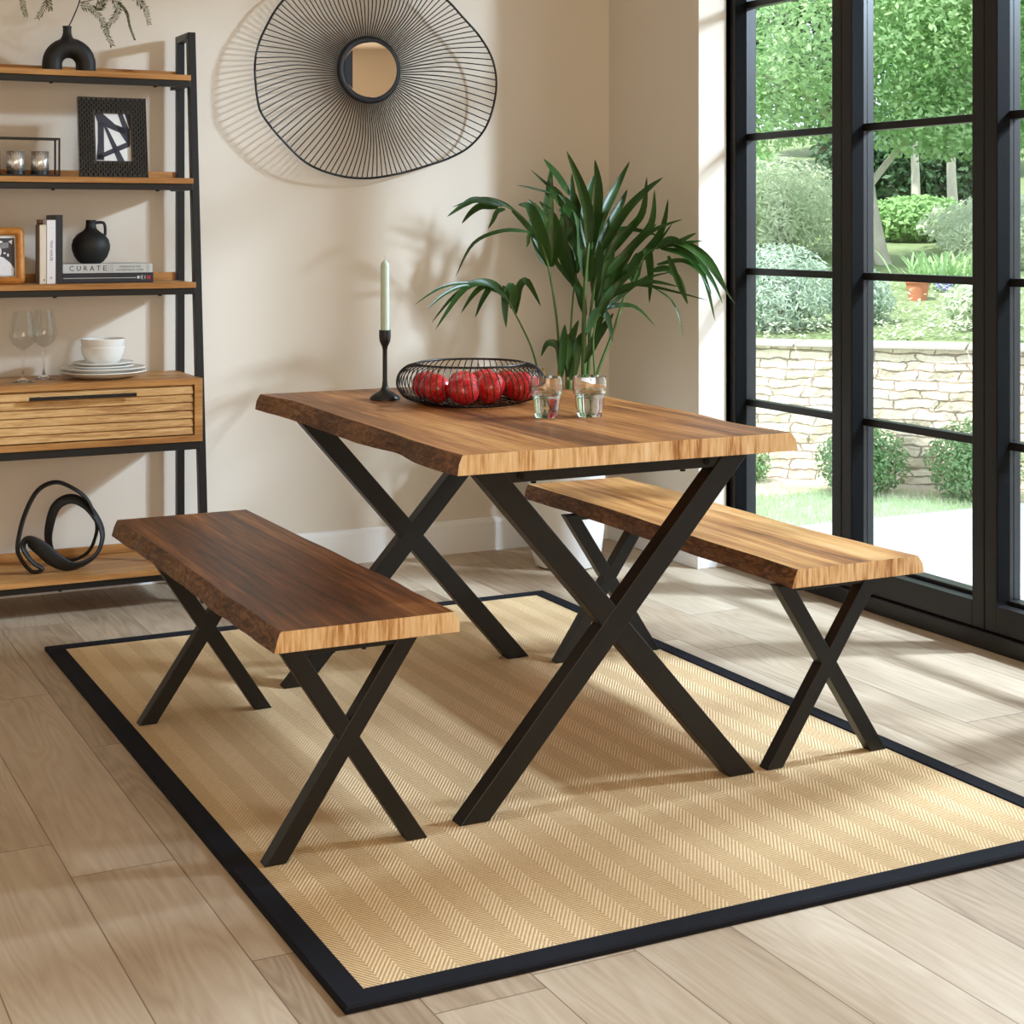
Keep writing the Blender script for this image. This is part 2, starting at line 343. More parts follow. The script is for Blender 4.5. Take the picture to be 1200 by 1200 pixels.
# ------------------------------------------------------------------ traced outlines, in metres
FRONDS = [([([(2.622,4.96,0.599),(2.595,4.96,0.688),(2.562,4.96,0.792),(2.503,4.96,0.902),(2.458,4.96,0.97),(2.409,4.96,1.002)],0.0045)],[([(2.471,4.96,0.955),(2.403,4.948,1.009),(2.302,4.936,0.994),(2.188,4.923,0.86)],0.024),([(2.458,4.96,0.97),(2.394,4.962,1.0),(2.347,4.964,0.972),(2.301,4.966,0.909)],0.018),([(2.464,4.96,0.961),(2.416,4.954,1.0),(2.375,4.948,0.957),(2.343,4.942,0.895)],0.021),([(2.477,4.96,0.943),(2.47,4.965,0.99),(2.469,4.97,0.925),(2.475,4.975,0.855)],0.027),([(2.503,4.96,0.902),(2.519,4.966,0.989),(2.555,4.972,1.011),(2.611,4.978,0.925)],0.027),([(2.425,4.96,1.002),(2.304,4.94,1.013),(2.201,4.919,0.996),(2.104,4.899,0.945)],0.009),([(2.413,4.96,1.002),(2.303,4.937,1.005),(2.215,4.915,0.976),(2.143,4.892,0.928)],0.012),([(2.451,4.96,0.973),(2.369,4.976,1.008),(2.287,4.991,0.966),(2.212,5.007,0.878)],0.015),([(2.49,4.96,0.92),(2.491,4.949,0.969),(2.473,4.938,0.999),(2.441,4.926,0.974)],0.027)]),([([(2.754,5.08,0.581),(2.744,5.08,0.687),(2.726,5.08,0.885),(2.696,5.08,1.051),(2.665,5.08,1.142),(2.624,5.08,1.202),(2.567,5.08,1.253),(2.511,5.08,1.276)],0.0053)],[([(2.511,5.08,1.273),(2.413,5.068,1.293),(2.358,5.055,1.278),(2.285,5.043,1.234)],0.021),([(2.497,5.08,1.267),(2.446,5.103,1.273),(2.414,5.126,1.25),(2.389,5.149,1.211)],0.024),([(2.524,5.08,1.262),(2.493,5.079,1.253),(2.476,5.077,1.223),(2.456,5.076,1.193)],0.015),([(2.624,5.08,1.181),(2.525,5.096,1.187),(2.417,5.111,1.143),(2.356,5.127,1.028)],0.012),([(2.624,5.08,1.187),(2.614,5.079,1.163),(2.613,5.078,1.145),(2.606,5.077,1.127)],0.012),([(2.696,5.08,1.06),(2.692,5.086,1.157),(2.703,5.093,1.293),(2.716,5.099,1.42)],0.039),([(2.699,5.08,1.057),(2.663,5.064,1.157),(2.608,5.047,1.262),(2.549,5.031,1.276)],0.039),([(2.706,5.08,1.06),(2.73,5.086,1.142),(2.719,5.093,1.232),(2.668,5.099,1.29)],0.036),([(2.551,5.08,1.256),(2.677,5.097,1.148),(2.755,5.114,1.059),(2.81,5.132,0.997)],0.018),([(2.567,5.08,1.253),(2.501,5.081,1.288),(2.419,5.082,1.297),(2.323,5.083,1.267)],0.012),([(2.696,5.08,1.06),(2.664,5.091,1.127),(2.646,5.103,1.211),(2.662,5.114,1.284)],0.036),([(2.651,5.08,1.172),(2.69,5.088,1.211),(2.66,5.096,1.262),(2.623,5.104,1.298)],0.021),([(2.782,5.08,1.314),(2.726,5.06,1.374),(2.681,5.039,1.409),(2.643,5.019,1.437)],0.024),([(2.795,5.08,1.254),(2.743,5.092,1.323),(2.698,5.104,1.354),(2.643,5.116,1.402)],0.012),([(2.703,5.08,1.32),(2.654,5.084,1.331),(2.615,5.089,1.34),(2.574,5.093,1.346)],0.006)]),([([(2.8,5.14,0.573),(2.811,5.14,0.689),(2.821,5.14,0.879),(2.832,5.14,0.987),(2.85,5.14,1.094)],0.0053)],[([(2.832,5.14,0.984),(2.781,5.131,1.095),(2.756,5.121,1.156),(2.737,5.112,1.211)],0.033),([(2.874,5.14,1.193),(2.802,5.118,1.263),(2.746,5.096,1.302),(2.689,5.074,1.344)],0.039),([(2.843,5.14,1.079),(2.838,5.157,1.202),(2.844,5.174,1.295),(2.85,5.191,1.395)],0.033),([(2.828,5.14,0.996),(2.793,5.139,1.11),(2.778,5.137,1.187),(2.781,5.136,1.248)],0.036),([(2.857,5.14,1.094),(2.82,5.15,1.187),(2.801,5.16,1.248),(2.786,5.171,1.264)],0.036),([(2.843,5.14,1.033),(2.866,5.158,1.14),(2.883,5.175,1.211),(2.879,5.193,1.28)],0.033),([(2.835,5.14,1.002),(2.82,5.15,1.079),(2.811,5.16,1.125),(2.775,5.17,1.193)],0.03),([(2.867,5.14,1.156),(2.86,5.16,1.249),(2.854,5.179,1.304),(2.847,5.199,1.361)],0.027)]),([([(2.793,5.0,0.587),(2.793,5.0,0.677),(2.793,5.0,0.857),(2.799,5.0,1.007),(2.813,5.0,1.142)],0.012),([(2.813,5.0,0.706),(2.82,5.0,0.886),(2.848,5.0,1.036),(2.889,5.0,1.142)],0.0075)],[([(2.813,5.0,1.121),(2.81,4.995,1.241),(2.773,4.99,1.352),(2.716,4.985,1.464)],0.033),([(2.806,5.0,1.127),(2.807,5.014,1.232),(2.829,5.028,1.314),(2.858,5.042,1.384)],0.033),([(2.83,5.0,1.145),(2.846,4.997,1.262),(2.848,4.995,1.353),(2.833,4.992,1.437)],0.033),([(2.82,5.0,1.121),(2.887,5.02,1.254),(2.948,5.041,1.34),(3.01,5.049,1.436)],0.03),([(2.83,5.0,1.097),(2.91,5.018,1.211),(2.963,5.035,1.279),(3.002,5.053,1.334)],0.027),([(2.834,5.0,1.073),(2.941,4.981,1.241),(2.972,4.886,1.322),(2.985,4.783,1.37)],0.03),([(2.848,5.0,1.06),(2.96,4.983,1.181),(2.972,4.897,1.253),(2.967,4.861,1.375)],0.027),([(2.855,5.0,1.006),(2.968,4.968,1.126),(2.988,4.866,1.211),(2.984,4.838,1.33)],0.027),([(2.865,5.0,0.97),(3.002,4.964,1.09),(3.045,4.89,1.187),(3.067,4.881,1.298)],0.027),([(2.848,5.0,1.03),(2.968,4.997,1.111),(3.003,4.879,1.187),(3.038,4.742,1.226)],0.018),([(2.806,5.0,1.007),(2.789,5.006,1.097),(2.785,5.012,1.187),(2.761,5.018,1.259)],0.03),([(2.837,5.0,0.94),(2.839,4.991,1.037),(2.847,4.981,1.097),(2.839,4.972,1.151)],0.036),([(2.848,5.0,0.88),(2.872,5.0,0.991),(2.897,5.001,1.066),(2.918,5.001,1.132)],0.033),([(2.858,5.0,0.879),(2.907,4.995,1.011),(2.946,4.989,1.081),(2.977,4.934,1.142)],0.03),([(2.844,5.0,0.91),(2.865,4.993,1.042),(2.916,4.986,1.151),(2.966,4.952,1.211)],0.027),([(2.865,5.0,0.946),(2.948,5.004,1.059),(2.987,4.97,1.141),(3.019,4.878,1.211)],0.024),([(2.813,5.0,1.007),(2.822,5.004,1.112),(2.845,5.008,1.187),(2.882,5.012,1.248)],0.03),([(2.862,5.0,0.921),(2.988,5.0,1.05),(3.029,4.923,1.121),(3.067,4.853,1.211)],0.018),([(2.827,5.0,1.006),(2.905,5.008,1.157),(2.98,5.017,1.193),(3.033,4.872,1.166)],0.021),([(2.799,5.0,0.887),(2.79,5.02,0.961),(2.791,5.04,0.991),(2.798,5.06,1.02)],0.027),([(2.851,5.0,0.84),(2.899,5.017,0.959),(2.93,5.033,1.019),(3.0,5.05,1.064)],0.027)]),([([(2.816,4.98,0.588),(2.836,4.98,0.683),(2.899,4.98,0.825),(2.951,4.98,0.96),(2.967,4.953,1.012),(2.982,4.903,1.097),(2.999,4.846,1.128)],0.006)],[([(2.985,4.896,1.097),(3.001,4.911,1.124),(3.019,4.922,1.036),(3.031,4.949,0.929)],0.027),([(2.969,4.946,1.006),(2.976,4.946,1.051),(2.986,4.938,1.096),(2.997,4.927,1.115)],0.03),([(2.997,4.854,1.125),(3.013,4.746,1.146),(3.032,4.615,1.096),(3.054,4.446,0.944)],0.024),([(2.997,4.854,1.128),(3.042,4.748,1.143),(3.084,4.642,1.086),(3.116,4.567,0.958)],0.021),([(3.004,4.831,1.125),(3.047,4.745,1.105),(3.083,4.682,1.036),(3.11,4.65,0.879)],0.018),([(3.01,4.808,1.122),(3.053,4.711,1.105),(3.088,4.642,1.025),(3.113,4.607,0.936)],0.018),([(3.014,4.796,1.099),(3.023,4.772,1.046),(3.033,4.745,0.988),(3.044,4.718,0.933)],0.018),([(2.99,4.877,1.044),(3.019,4.81,1.054),(3.041,4.762,1.01),(3.057,4.738,0.931)],0.021),([(3.019,4.777,1.14),(3.023,4.717,1.155),(3.022,4.673,1.167),(3.021,4.629,1.179)],0.015),([(3.021,4.769,1.14),(3.046,4.727,1.146),(3.066,4.704,1.149),(3.084,4.689,1.152)],0.009),([(2.99,4.877,0.993),(3.018,4.792,0.951),(3.032,4.753,0.887),(3.038,4.741,0.823)],0.006),([(2.999,4.846,1.128),(3.01,4.778,1.152),(3.018,4.711,1.129),(3.031,4.624,1.072)],0.03),([(2.967,4.953,1.006),(2.953,4.937,1.043),(2.945,4.905,1.082),(2.935,4.877,1.11)],0.03),([(2.999,4.846,1.068),(3.042,4.747,1.084),(3.074,4.68,1.042),(3.096,4.65,0.969)],0.015)]),([([(2.794,4.93,0.593),(2.798,4.93,0.682),(2.791,4.93,0.801),(2.804,4.93,0.884)],0.006)],[([(2.808,4.93,0.89),(2.876,4.953,0.959),(2.971,4.926,0.997),(3.072,4.634,0.95)],0.015),([(2.815,4.93,0.914),(2.883,4.911,0.976),(2.934,4.796,1.011),(2.958,4.642,0.998)],0.018),([(2.804,4.93,0.902),(2.885,4.944,0.923),(2.957,4.92,0.917),(2.992,4.846,0.854)],0.015),([(2.767,4.93,0.832),(2.805,4.926,0.902),(2.844,4.922,0.884),(2.862,4.917,0.797)],0.03),([(2.787,4.93,0.807),(2.84,4.914,0.943),(2.909,4.897,0.984),(2.928,4.785,1.035)],0.018),([(2.798,4.93,0.846),(2.833,4.92,0.943),(2.893,4.911,1.008),(2.931,4.836,1.063)],0.024),([(2.818,4.93,0.896),(2.919,4.943,0.962),(2.967,4.878,1.017),(3.013,4.757,1.046)],0.012)]),([([(2.732,4.99,0.591),(2.732,4.99,0.665)],0.021),([(2.766,4.99,0.589),(2.77,4.99,0.679)],0.015)],[([(2.695,4.99,0.688),(2.698,5.007,0.776),(2.663,5.025,0.793),(2.645,5.042,0.745)],0.024),([(2.698,4.99,0.676),(2.694,4.969,0.787),(2.685,4.947,0.827),(2.677,4.926,0.864)],0.024),([(2.722,4.99,0.675),(2.732,4.995,0.784),(2.752,5.001,0.828),(2.775,5.006,0.872)],0.03),([(2.787,4.99,0.723),(2.826,4.969,0.81),(2.845,4.948,0.849),(2.871,4.926,0.898)],0.03),([(2.746,4.99,0.665),(2.765,5.0,0.768),(2.791,5.01,0.811),(2.825,5.021,0.84)],0.03),([(2.736,4.99,0.665),(2.725,4.982,0.764),(2.71,4.974,0.807),(2.699,4.966,0.838)],0.027)])]
RIM = [(1.703, 1.727), (1.712, 1.625), (1.733, 1.573), (1.8, 1.496), (1.893, 1.418), (2.006, 1.38), (2.121, 1.371), (2.239, 1.388), (2.348, 1.417), (2.449, 1.451), (2.531, 1.499), (2.593, 1.58), (2.621, 1.703), (2.604, 1.806), (2.552, 1.887), (2.48, 1.958), (2.414, 2.019), (2.315, 2.08), (2.183, 2.113), (2.054, 2.104), (1.928, 2.054), (1.813, 1.981), (1.742, 1.874), (1.712, 1.8)]
RIMC = (2.138, 1.757)
KNOT = [(0.931, 5.17, 0.131), (0.901, 5.19, 0.17), (0.894, 5.2, 0.209), (0.916, 5.22, 0.291), (0.955, 5.22, 0.368), (1.008, 5.22, 0.394), (1.058, 5.22, 0.377), (1.109, 5.21, 0.334), (1.139, 5.21, 0.256), (1.134, 5.22, 0.2), (1.115, 5.24, 0.158), (1.074, 5.26, 0.136), (1.025, 5.27, 0.15), (1.002, 5.26, 0.189), (0.998, 5.25, 0.242), (1.017, 5.24, 0.312), (1.06, 5.23, 0.337), (1.106, 5.22, 0.316), (1.142, 5.2, 0.263), (1.151, 5.18, 0.219), (1.134, 5.165, 0.175), (1.097, 5.155, 0.148), (1.044, 5.15, 0.14), (0.999, 5.15, 0.163), (0.956, 5.155, 0.203), (0.918, 5.17, 0.228), (0.906, 5.175, 0.204), (0.931, 5.16, 0.162), (0.961, 5.155, 0.137)]
APPLES = [(1.624, 3.705), (1.617, 3.614), (1.642, 3.5), (1.739, 3.576), (1.777, 3.804), (1.877, 3.915), (1.861, 3.736), (1.782, 3.508)]
FERN = {'main': [(1.067, 5.28, 1.832), (1.077, 5.3, 1.856), (1.093, 5.26, 1.91), (1.108, 5.28, 1.96), (1.123, 5.3, 2.04)], 'b2': [(1.106, 5.3, 1.921), (1.155, 5.26, 1.933), (1.214, 5.28, 1.961), (1.26, 5.3, 2.009)], 'A': [(1.102, 5.28, 1.91), (1.145, 5.3, 1.904), (1.169, 5.26, 1.857), (1.189, 5.28, 1.822), (1.21, 5.3, 1.786)], 'B': [(1.2, 5.28, 1.955), (1.227, 5.3, 1.915), (1.209, 5.26, 1.876), (1.184, 5.28, 1.841)], 'C': [(1.222, 5.28, 1.929), (1.255, 5.3, 1.9), (1.256, 5.26, 1.851), (1.278, 5.28, 1.807)], 'D': [(1.261, 5.28, 1.992), (1.294, 5.3, 1.941), (1.306, 5.26, 1.909), (1.325, 5.28, 1.86)], 'E': [(1.011, 5.28, 2.057), (0.936, 5.3, 1.973), (0.921, 5.26, 1.905), (0.932, 5.28, 1.865)], 'F': [(1.065, 5.28, 2.047), (1.015, 5.3, 1.973), (0.989, 5.26, 1.904), (0.969, 5.28, 1.859)], 'G': [(1.038, 5.28, 2.032), (1.002, 5.3, 1.964), (0.999, 5.26, 1.918), (1.009, 5.28, 1.888)], 'H': [(1.151, 5.28, 1.897), (1.172, 5.3, 1.917), (1.179, 5.26, 1.929), (1.195, 5.28, 1.96)]}
# ------------------------------------------------------------------ building helpers that keep world numbers but give each thing its own origin
def base(o):
    while o.parent: o = o.parent
    return o.location
def part(mb, name, mats, root, label=None, **k):
    l = base(root); mb.v = [(x-l[0], y-l[1], z-l[2]) for x, y, z in mb.v]
    o = mb.build(name, mats, root, **k)
    if label: o['label'] = label
    return o
def solo(mb, name, mats, loc, label, cat, group=None, **k):
    mb.v = [(x-loc[0], y-loc[1], z-loc[2]) for x, y, z in mb.v]
    o = mb.build(name, mats, None, loc=loc, **k); return tag(o, label, cat, group)
def bx(*a): return MB().box(*a)
# ------------------------------------------------------------------ the room
YB = 5.44; XR = 3.15
struct(bx(-1.2, 3.42, -2.6, YB+.16, -.12, 0).build('floor', M['floor']))
struct(bx(-1.36, 3.62, -2.76, YB+.32, 2.7, 2.9).build('ceiling', M['ceiling']))
struct(bx(-1.36, 3.378, YB, YB+.16, 0, 2.7).build('wall_back', M['wall']))
struct(bx(-1.36, -1.2, -2.6, YB, 0, 2.7).build('wall_left', M['wall']))
struct(bx(-1.36, 3.42, -2.76, -2.6, 0, 2.7).build('wall_front', M['wall']))
wr = MB(); wr.box(XR, 3.378, 4.812, YB, 0, 2.7); wr.box(XR, 3.378, 1.56, 4.812, 2.46, 2.7); wr.box(XR, 3.378, -2.6, 1.56, 0, 2.7)
struct(wr.build('wall_right', M['wall']))
bb = MB(); prof = [(0, 0), (.014, 0), (.014, .105), (.010, .118), (.004, .122), (0, .122)]
bb.add([(x, YB-d, z) for x in (-1.2, XR) for d, z in prof], [(0, 1, 2, 3, 4, 5), (11, 10, 9, 8, 7, 6)]+[(i, (i+1) % 6, 6+(i+1) % 6, 6+i) for i in range(6)])
struct(bb.build('baseboard_back', M['trim']))
br_ = MB(); br_.box(XR-.014, XR, 4.798, YB-.014, 0, .118); br_.box(XR, 3.262, 4.798, 4.8118, 0, .118)
struct(br_.build('baseboard_right', M['trim'], bevel=.002))
# ------------------------------------------------------------------ glazed door, five leaves side by side
dr = bpy.data.objects.new('door_1', None); C.objects.link(dr); dr.location = (3.34, 3.2, 0); dr['kind'] = 'structure'
fm = MB(); fm.box(3.265, 3.372, 4.785+.045, 4.812, 0, 2.46); fm.box(3.265, 3.42, 1.56, 1.59, 0, 2.46); fm.box(3.265, 3.42, 1.59, 4.83, 2.42, 2.46)
part(fm, 'door_frame', M['door'], dr)
part(bx(3.265, 3.43, 1.59, 4.83, 0, .05), 'sill', M['door'], dr, bevel=.004)
P_ = .646; Y0 = 4.828
for k in range(5):
    y1 = Y0-k*P_-.002; y0 = y1-P_+.004; lf = MB()
    lf.box(3.28, 3.372, y1-.046, y1, .052, 2.415); lf.box(3.28, 3.372, y0, y0+.047, .052, 2.415)
    lf.box(3.28, 3.372, y0+.047, y1-.046, .052, .128); lf.box(3.28, 3.372, y0+.047, y1-.046, 2.35, 2.415)
    lf.box(3.325, 3.372, y0+.047, y1-.046, .128, .140)
    leaf = part(lf, 'door_leaf', M['door'], dr, bevel=.0025)
    for z in (.578, 1.042, 1.517, 1.985):
        part(bx(3.328, 3.362, y0+.047, y1-.046, z-.012, z+.012), 'muntin', M['door'], leaf, bevel=.002)
    part(bx(3.343, 3.348, y0+.047, y1-.046, .128, 2.35), 'glass', M['pane'], leaf)
    part(MB().box(3.283, 3.329, y1-.0485, y1-.046, .14, 2.35).box(3.283, 3.329, y0+.047, y0+.0495, .14, 2.35), 'stile_shade', M['stile_shade'], leaf)  # dark strips paint the shade on the inner part of each stile side
# ------------------------------------------------------------------ garden ground
tag(bx(3.42, 14, -4, 5.45, -.14, -.03).build('patio_paving', M['patio']), 'pale stone paving outside the glazed door', 'patio', kind='structure')
lw = MB(); lw.slab([(3.42, 5.45), (5.95, 5.45), (3.9, 7.45), (1.5, 9.9), (-2, 9.9), (-2, 5.78), (3.42, 5.78)], -.14, -.045)
tag(lw.build('lawn_ground', M['lawn']), 'green lawn between the paving and the stone wall', 'lawn', kind='structure')
gb = MB(); 
for i in range(16000):
    x = random.uniform(3.5, 5.7); y = random.uniform(5.4, 7.6)
    if x+y > 11.05 or y < 5.45+.03*sin(x*9): continue
    a = random.uniform(0, 6.28); h_ = random.uniform(.018, .042); ww = .003
    gb.add([(x-ww*cos(a), y-ww*sin(a), -.046), (x+ww*cos(a), y+ww*sin(a), -.046), (x+random.uniform(-.012, .012), y+random.uniform(-.012, .012), -.046+h_)], [(0, 1, 2)])
gb.open = True
tag(gb.build('lawn_grass', M['grass']), 'short bright green grass in front of the stone wall', 'grass', kind='stuff')
q2 = 1/math.sqrt(2)
def WL(u, w_, z=0.): return (4.98+q2*u+q2*w_, 6.33-q2*u+q2*w_, z)     # along / behind the garden wall
gr = MB(); gp = []
for i in range(26):
    u = -3.4+i*.3; gp.append(WL(u, -.30-.06*sin(u*3.1)-.04*sin(u*7)))
gp += [WL(4.2, .1), WL(-3.4, .1)]
gr.slab([(p[0], p[1]) for p in gp], -.14, -.036)
tag(gr.build('gravel_bed', M['gravel']), 'strip of pale soil along the foot of the stone wall', 'flower bed', kind='structure')
hl = MB(); NU, NW = 40, 40
def hz(u, w_): return .60+.072*w_+.0011*w_*w_+.05*noise.noise((u*.7, w_*.7, 0))*min(1, w_)
for j in range(NW+1):
    for i in range(NU+1):
        u = -14+i*.75; w_ = .15+(j/NW)**1.6*26; hl.v.append(WL(u, w_, hz(u, w_)))
for j in range(NW):
    for i in range(NU): hl.f.append((j*(NU+1)+i, j*(NU+1)+i+1, (j+1)*(NU+1)+i+1, (j+1)*(NU+1)+i)); hl.mi.append(0)
hl.open = True
tag(hl.build('garden_bank', M['hill'], smooth='all'), 'planted bank rising behind the stone wall', 'bank', kind='structure')
# stone wall: uneven courses in one mesh
sw = MB(); nx, nz = 150, 14
for j in range(nz+1):
    for i in range(nx+1):
        u = -3.6+i*8.2/nx; z = -.05+j*.665/nz
        sw.v.append((u, .018*noise.noise((u*9, z*20, 1))+.01*noise.noise((u*30, z*50, 4)), z))
for j in range(nz):
    for i in range(nx): sw.f.append((j*(nx+1)+i, j*(nx+1)+i+1, (j+1)*(nx+1)+i+1, (j+1)*(nx+1)+i)); sw.mi.append(0)
sw.box(-3.6, 4.6, .03, .30, -.05, .611)
swr = thing('stone_wall', (4.98, 6.33, 0), 'low pale dry stone wall across the garden behind the lawn', 'wall', rz=-pi/4)
sw.open = True
sw.build('stone_face', M['stone'], swr)
cp = MB(); u = -3.6
while u < 4.55:
    l_ = random.uniform(.3, .55); cp.box(u, min(4.6, u+l_-.008), -.035+random.uniform(-.008, .008), .32, .612, .628+random.uniform(-.004, .005)); u += l_
cp.build('coping_stones', M['coping'], swr, bevel=.006)
# ------------------------------------------------------------------ plants outside
def leaf_cloud(n, c, r, size, shell=.45, up=.25, flat=1., seed=0, clip=None, asp=.5):
    rd = random.Random(seed); mb = MB(); mb.open = True
    lumps = [Vector((rd.gauss(0, 1), rd.gauss(0, 1), rd.gauss(0, 1))).normalized() for _ in range(16)]
    for i in range(n):
        d = Vector((rd.gauss(0, 1), rd.gauss(0, 1), rd.gauss(0, 1))).normalized()
        k = rd.random()**shell; k *= .82+.18*max(d.dot(q) for q in lumps)**2
        p = Vector((c[0]+d.x*r[0]*k, c[1]+d.y*r[1]*k, c[2]+d.z*r[2]*k))
        if clip is not None and p.z < clip: continue
        nrm = (d*(1-up)+Vector((rd.gauss(0, .5), rd.gauss(0, .5), rd.gauss(0, .5)+up*2))).normalized()
        a = nrm.orthogonal().normalized(); a = Matrix.Rotation(rd.uniform(0, 6.28), 3, nrm) @ a; b = nrm.cross(a)
        s_ = size*rd.uniform(.6, 1.3); hw = s_*asp
        mb.add([p-a*s_*.5, p+b*hw*.5-nrm*s_*.06, p+a*s_*.5-nrm*s_*.12, p-b*hw*.5-nrm*s_*.06], [(0, 1, 2, 3)])
    return mb
def shrub(name, loc, r, n, size, mat, label, cat='shrub', group=None, up=.25, asp=.5, seed=1, lift=.85):
    root = thing(name, loc, label, cat, group)
    c = (loc[0], loc[1], loc[2]+r[2]*lift)
    part(leaf_cloud(n, c, r, size, up=up, seed=seed, clip=loc[2]+.005, asp=asp), 'foliage', M[mat], root)
    st = MB(); rd = random.Random(seed)
    for k in range(5):
        a = rd.uniform(0, 6.28); st.tube([(loc[0], loc[1], loc[2]-.02), (loc[0]+cos(a)*r[0]*.25, loc[1]+sin(a)*r[1]*.25, loc[2]+r[2]*.6), (loc[0]+cos(a)*r[0]*.5, loc[1]+sin(a)*r[1]*.5, loc[2]+r[2]*1.2)], [.012, .008, .003], 5)
    part(st, 'stem', M['bark_brown'], root); return root
G1 = 'clipped box bushes along the stone wall'
shrub('box_bush', (4.56, 6.53, -.04), (.12, .12, .10), 1500, .022, 'box', 'small clipped box bush at the foot of the stone wall, nearest the room corner', 'bush', G1, seed=11)
shrub('box_bush', (4.85, 6.03, -.04), (.235, .21, .185), 5200, .024, 'box', 'round clipped box bush standing behind the post between the first two door leaves', 'bush', G1, seed=12)
shrub('box_bush', (5.20, 5.66, -.04), (.24, .23, .21), 5600, .024, 'box', 'large round clipped box bush at the right of the second door leaf', 'bush', G1, seed=13)
def zb(x, y):
    a, b = x-4.98, y-6.33; return hz((a-b)*q2, (a+b)*q2)
def at(x, y): return (x, y, zb(x, y)-.02)
shrub('dwarf_pine', at(5.20, 7.16), (.32, .32, .27), 8000, .042, 'bluegreen', 'blue green dwarf pine mounded over the wall, seen through the first leaf', seed=21, asp=.22)
shrub('dwarf_pine', at(5.66, 7.06), (.20, .20, .19), 4000, .042, 'bluegreen', 'smaller blue green dwarf pine above the wall, at the left edge of the second leaf', seed=22, asp=.22)
shrub('lavender_bush', at(6.0, 6.5), (.21, .21, .15), 2400, .06, 'sagegreen', 'soft sage lavender bush above the stone wall, right of the terracotta pot', seed=23, asp=.2)
shrub('feathery_bush', at(7.5, 10.4), (.75, .6, .46), 9000, .07, 'sagegreen', 'tall pale feathery bush seen below the maple through the first leaf', seed=24, asp=.25)
shrub('feathery_bush', at(8.35, 8.75), (.52, .5, .22), 7000, .06, 'sagegreen', 'low silvery bush on the bank, in front of the right hand birch', seed=25, asp=.25)
shrub('groundcover_mound', at(9.3, 9.7), (.75, .8, .24), 5500, .07, 'sagegreen', 'wide pale mound of groundcover right of the agapanthus', seed=26, asp=.4)
shrub('garden_shrub', at(9.35, 10.95), (.55, .5, .24), 5000, .07, 'mid', 'low mid green shrub in front of the birches', seed=27)
shrub('garden_shrub', at(11.7, 13.75), (1.35, .8, .62), 8000, .10, 'darkgreen', 'dark evergreen shrub right behind the two birch trunks', seed=28)
shrub('garden_shrub', at(8.0, 12.2), (.8, .8, .55), 5200, .10, 'mid', 'bushy green shrub behind the feathery bush', seed=29)
shrub('garden_shrub', at(7.6, 6.6), (.4, .4, .30), 3500, .07, 'mid', 'leafy shrub on the wall top seen past the right hand post', seed=30)
gc = MB(); gc.open = True; rd = random.Random(17)
for i in range(9000):
    u = rd.uniform(-2.6, 1.9); w_ = .36+2.2*rd.random()**1.5
    if noise.noise((u*2.3, w_*2.3, 5)) < -.18: continue
    h_ = rd.uniform(.0, .085)*(1+noise.noise((u*3, w_*3, 9))); p = Vector(WL(u, w_, hz(u, w_)-.005+h_))
    if (p.x-6.46)**2+(p.y-7.52)**2 < .03: continue
    a = rd.uniform(0, 6.28); d = Vector((cos(a), sin(a), rd.uniform(-.1, .7))).normalized()*rd.uniform(.02, .045); e = d.cross(Vector((0, 0, 1))).normalized()*.009
    gc.add([p-d*.5, p+e, p+d*.5, p-e], [(0, 1, 2, 3)])
tag(gc.build('ground_cover', M['sagegreen']), 'low leafy ground cover spreading over the bank above the stone wall', 'ground cover', kind='stuff')
# agapanthus
ag = thing('agapanthus', at(7.05, 8.0), 'strappy leaved agapanthus with lilac flower heads behind the terracotta pot', 'plant')
lv = MB(); lv.open = True; rd = random.Random(5); bz = zb(7.05, 8.0)
for k in range(130):
    a = rd.uniform(0, 6.28); L_ = rd.uniform(.16, .3); sx = 7.05+rd.gauss(0, .10); sy = 8.0+rd.gauss(0, .10); o_ = rd.uniform(.06, .2)
    pts = [(sx+cos(a)*o_*t_, sy+sin(a)*o_*t_, bz-.02+L_*(t_*1.5-t_*t_*.6)) for t_ in (0, .3, .6, .85, 1)]
    wv = [.008, .01, .009, .006, .001]
    lv.add([(p[0]-sin(a)*w__, p[1]+cos(a)*w__, p[2]) for p, w__ in zip(pts, wv)]+[(p[0]+sin(a)*w__, p[1]-cos(a)*w__, p[2]) for p, w__ in zip(pts, wv)], [(i, i+1, 6+i, 5+i) for i in range(4)])
part(lv, 'leaves', M['maple'], ag)
for (x, y, z) in ((6.98, 7.60, .80), (7.12, 7.50, .76), (6.88, 7.76, .85)):
    fl = leaf_cloud(320, (x, y, z), (.06, .06, .046), .022, seed=int(x*100), asp=.7); part(fl, 'flower_head', M['lilac'], ag)
    st = MB(); st.tube([(x, y, z), (x+.03, y+.02, zb(x, y)-.01)], .004, 5); part(st, 'flower_stalk', M['stem_green'], ag)
tp = MB(); px_, py_ = 6.46, 7.52; z0 = zb(px_, py_)-.01
tp.lathe([(.001, 0), (.05, 0), (.07, .11), (.078, .11), (.078, .14), (.066, .14), (.06, .10), (.001, .10)], 24, (px_, py_, z0))
solo(tp, 'terracotta_pot', M['terracotta'], (px_, py_, z0), 'terracotta flower pot standing on the bank above the stone wall', 'pot', smooth=True)
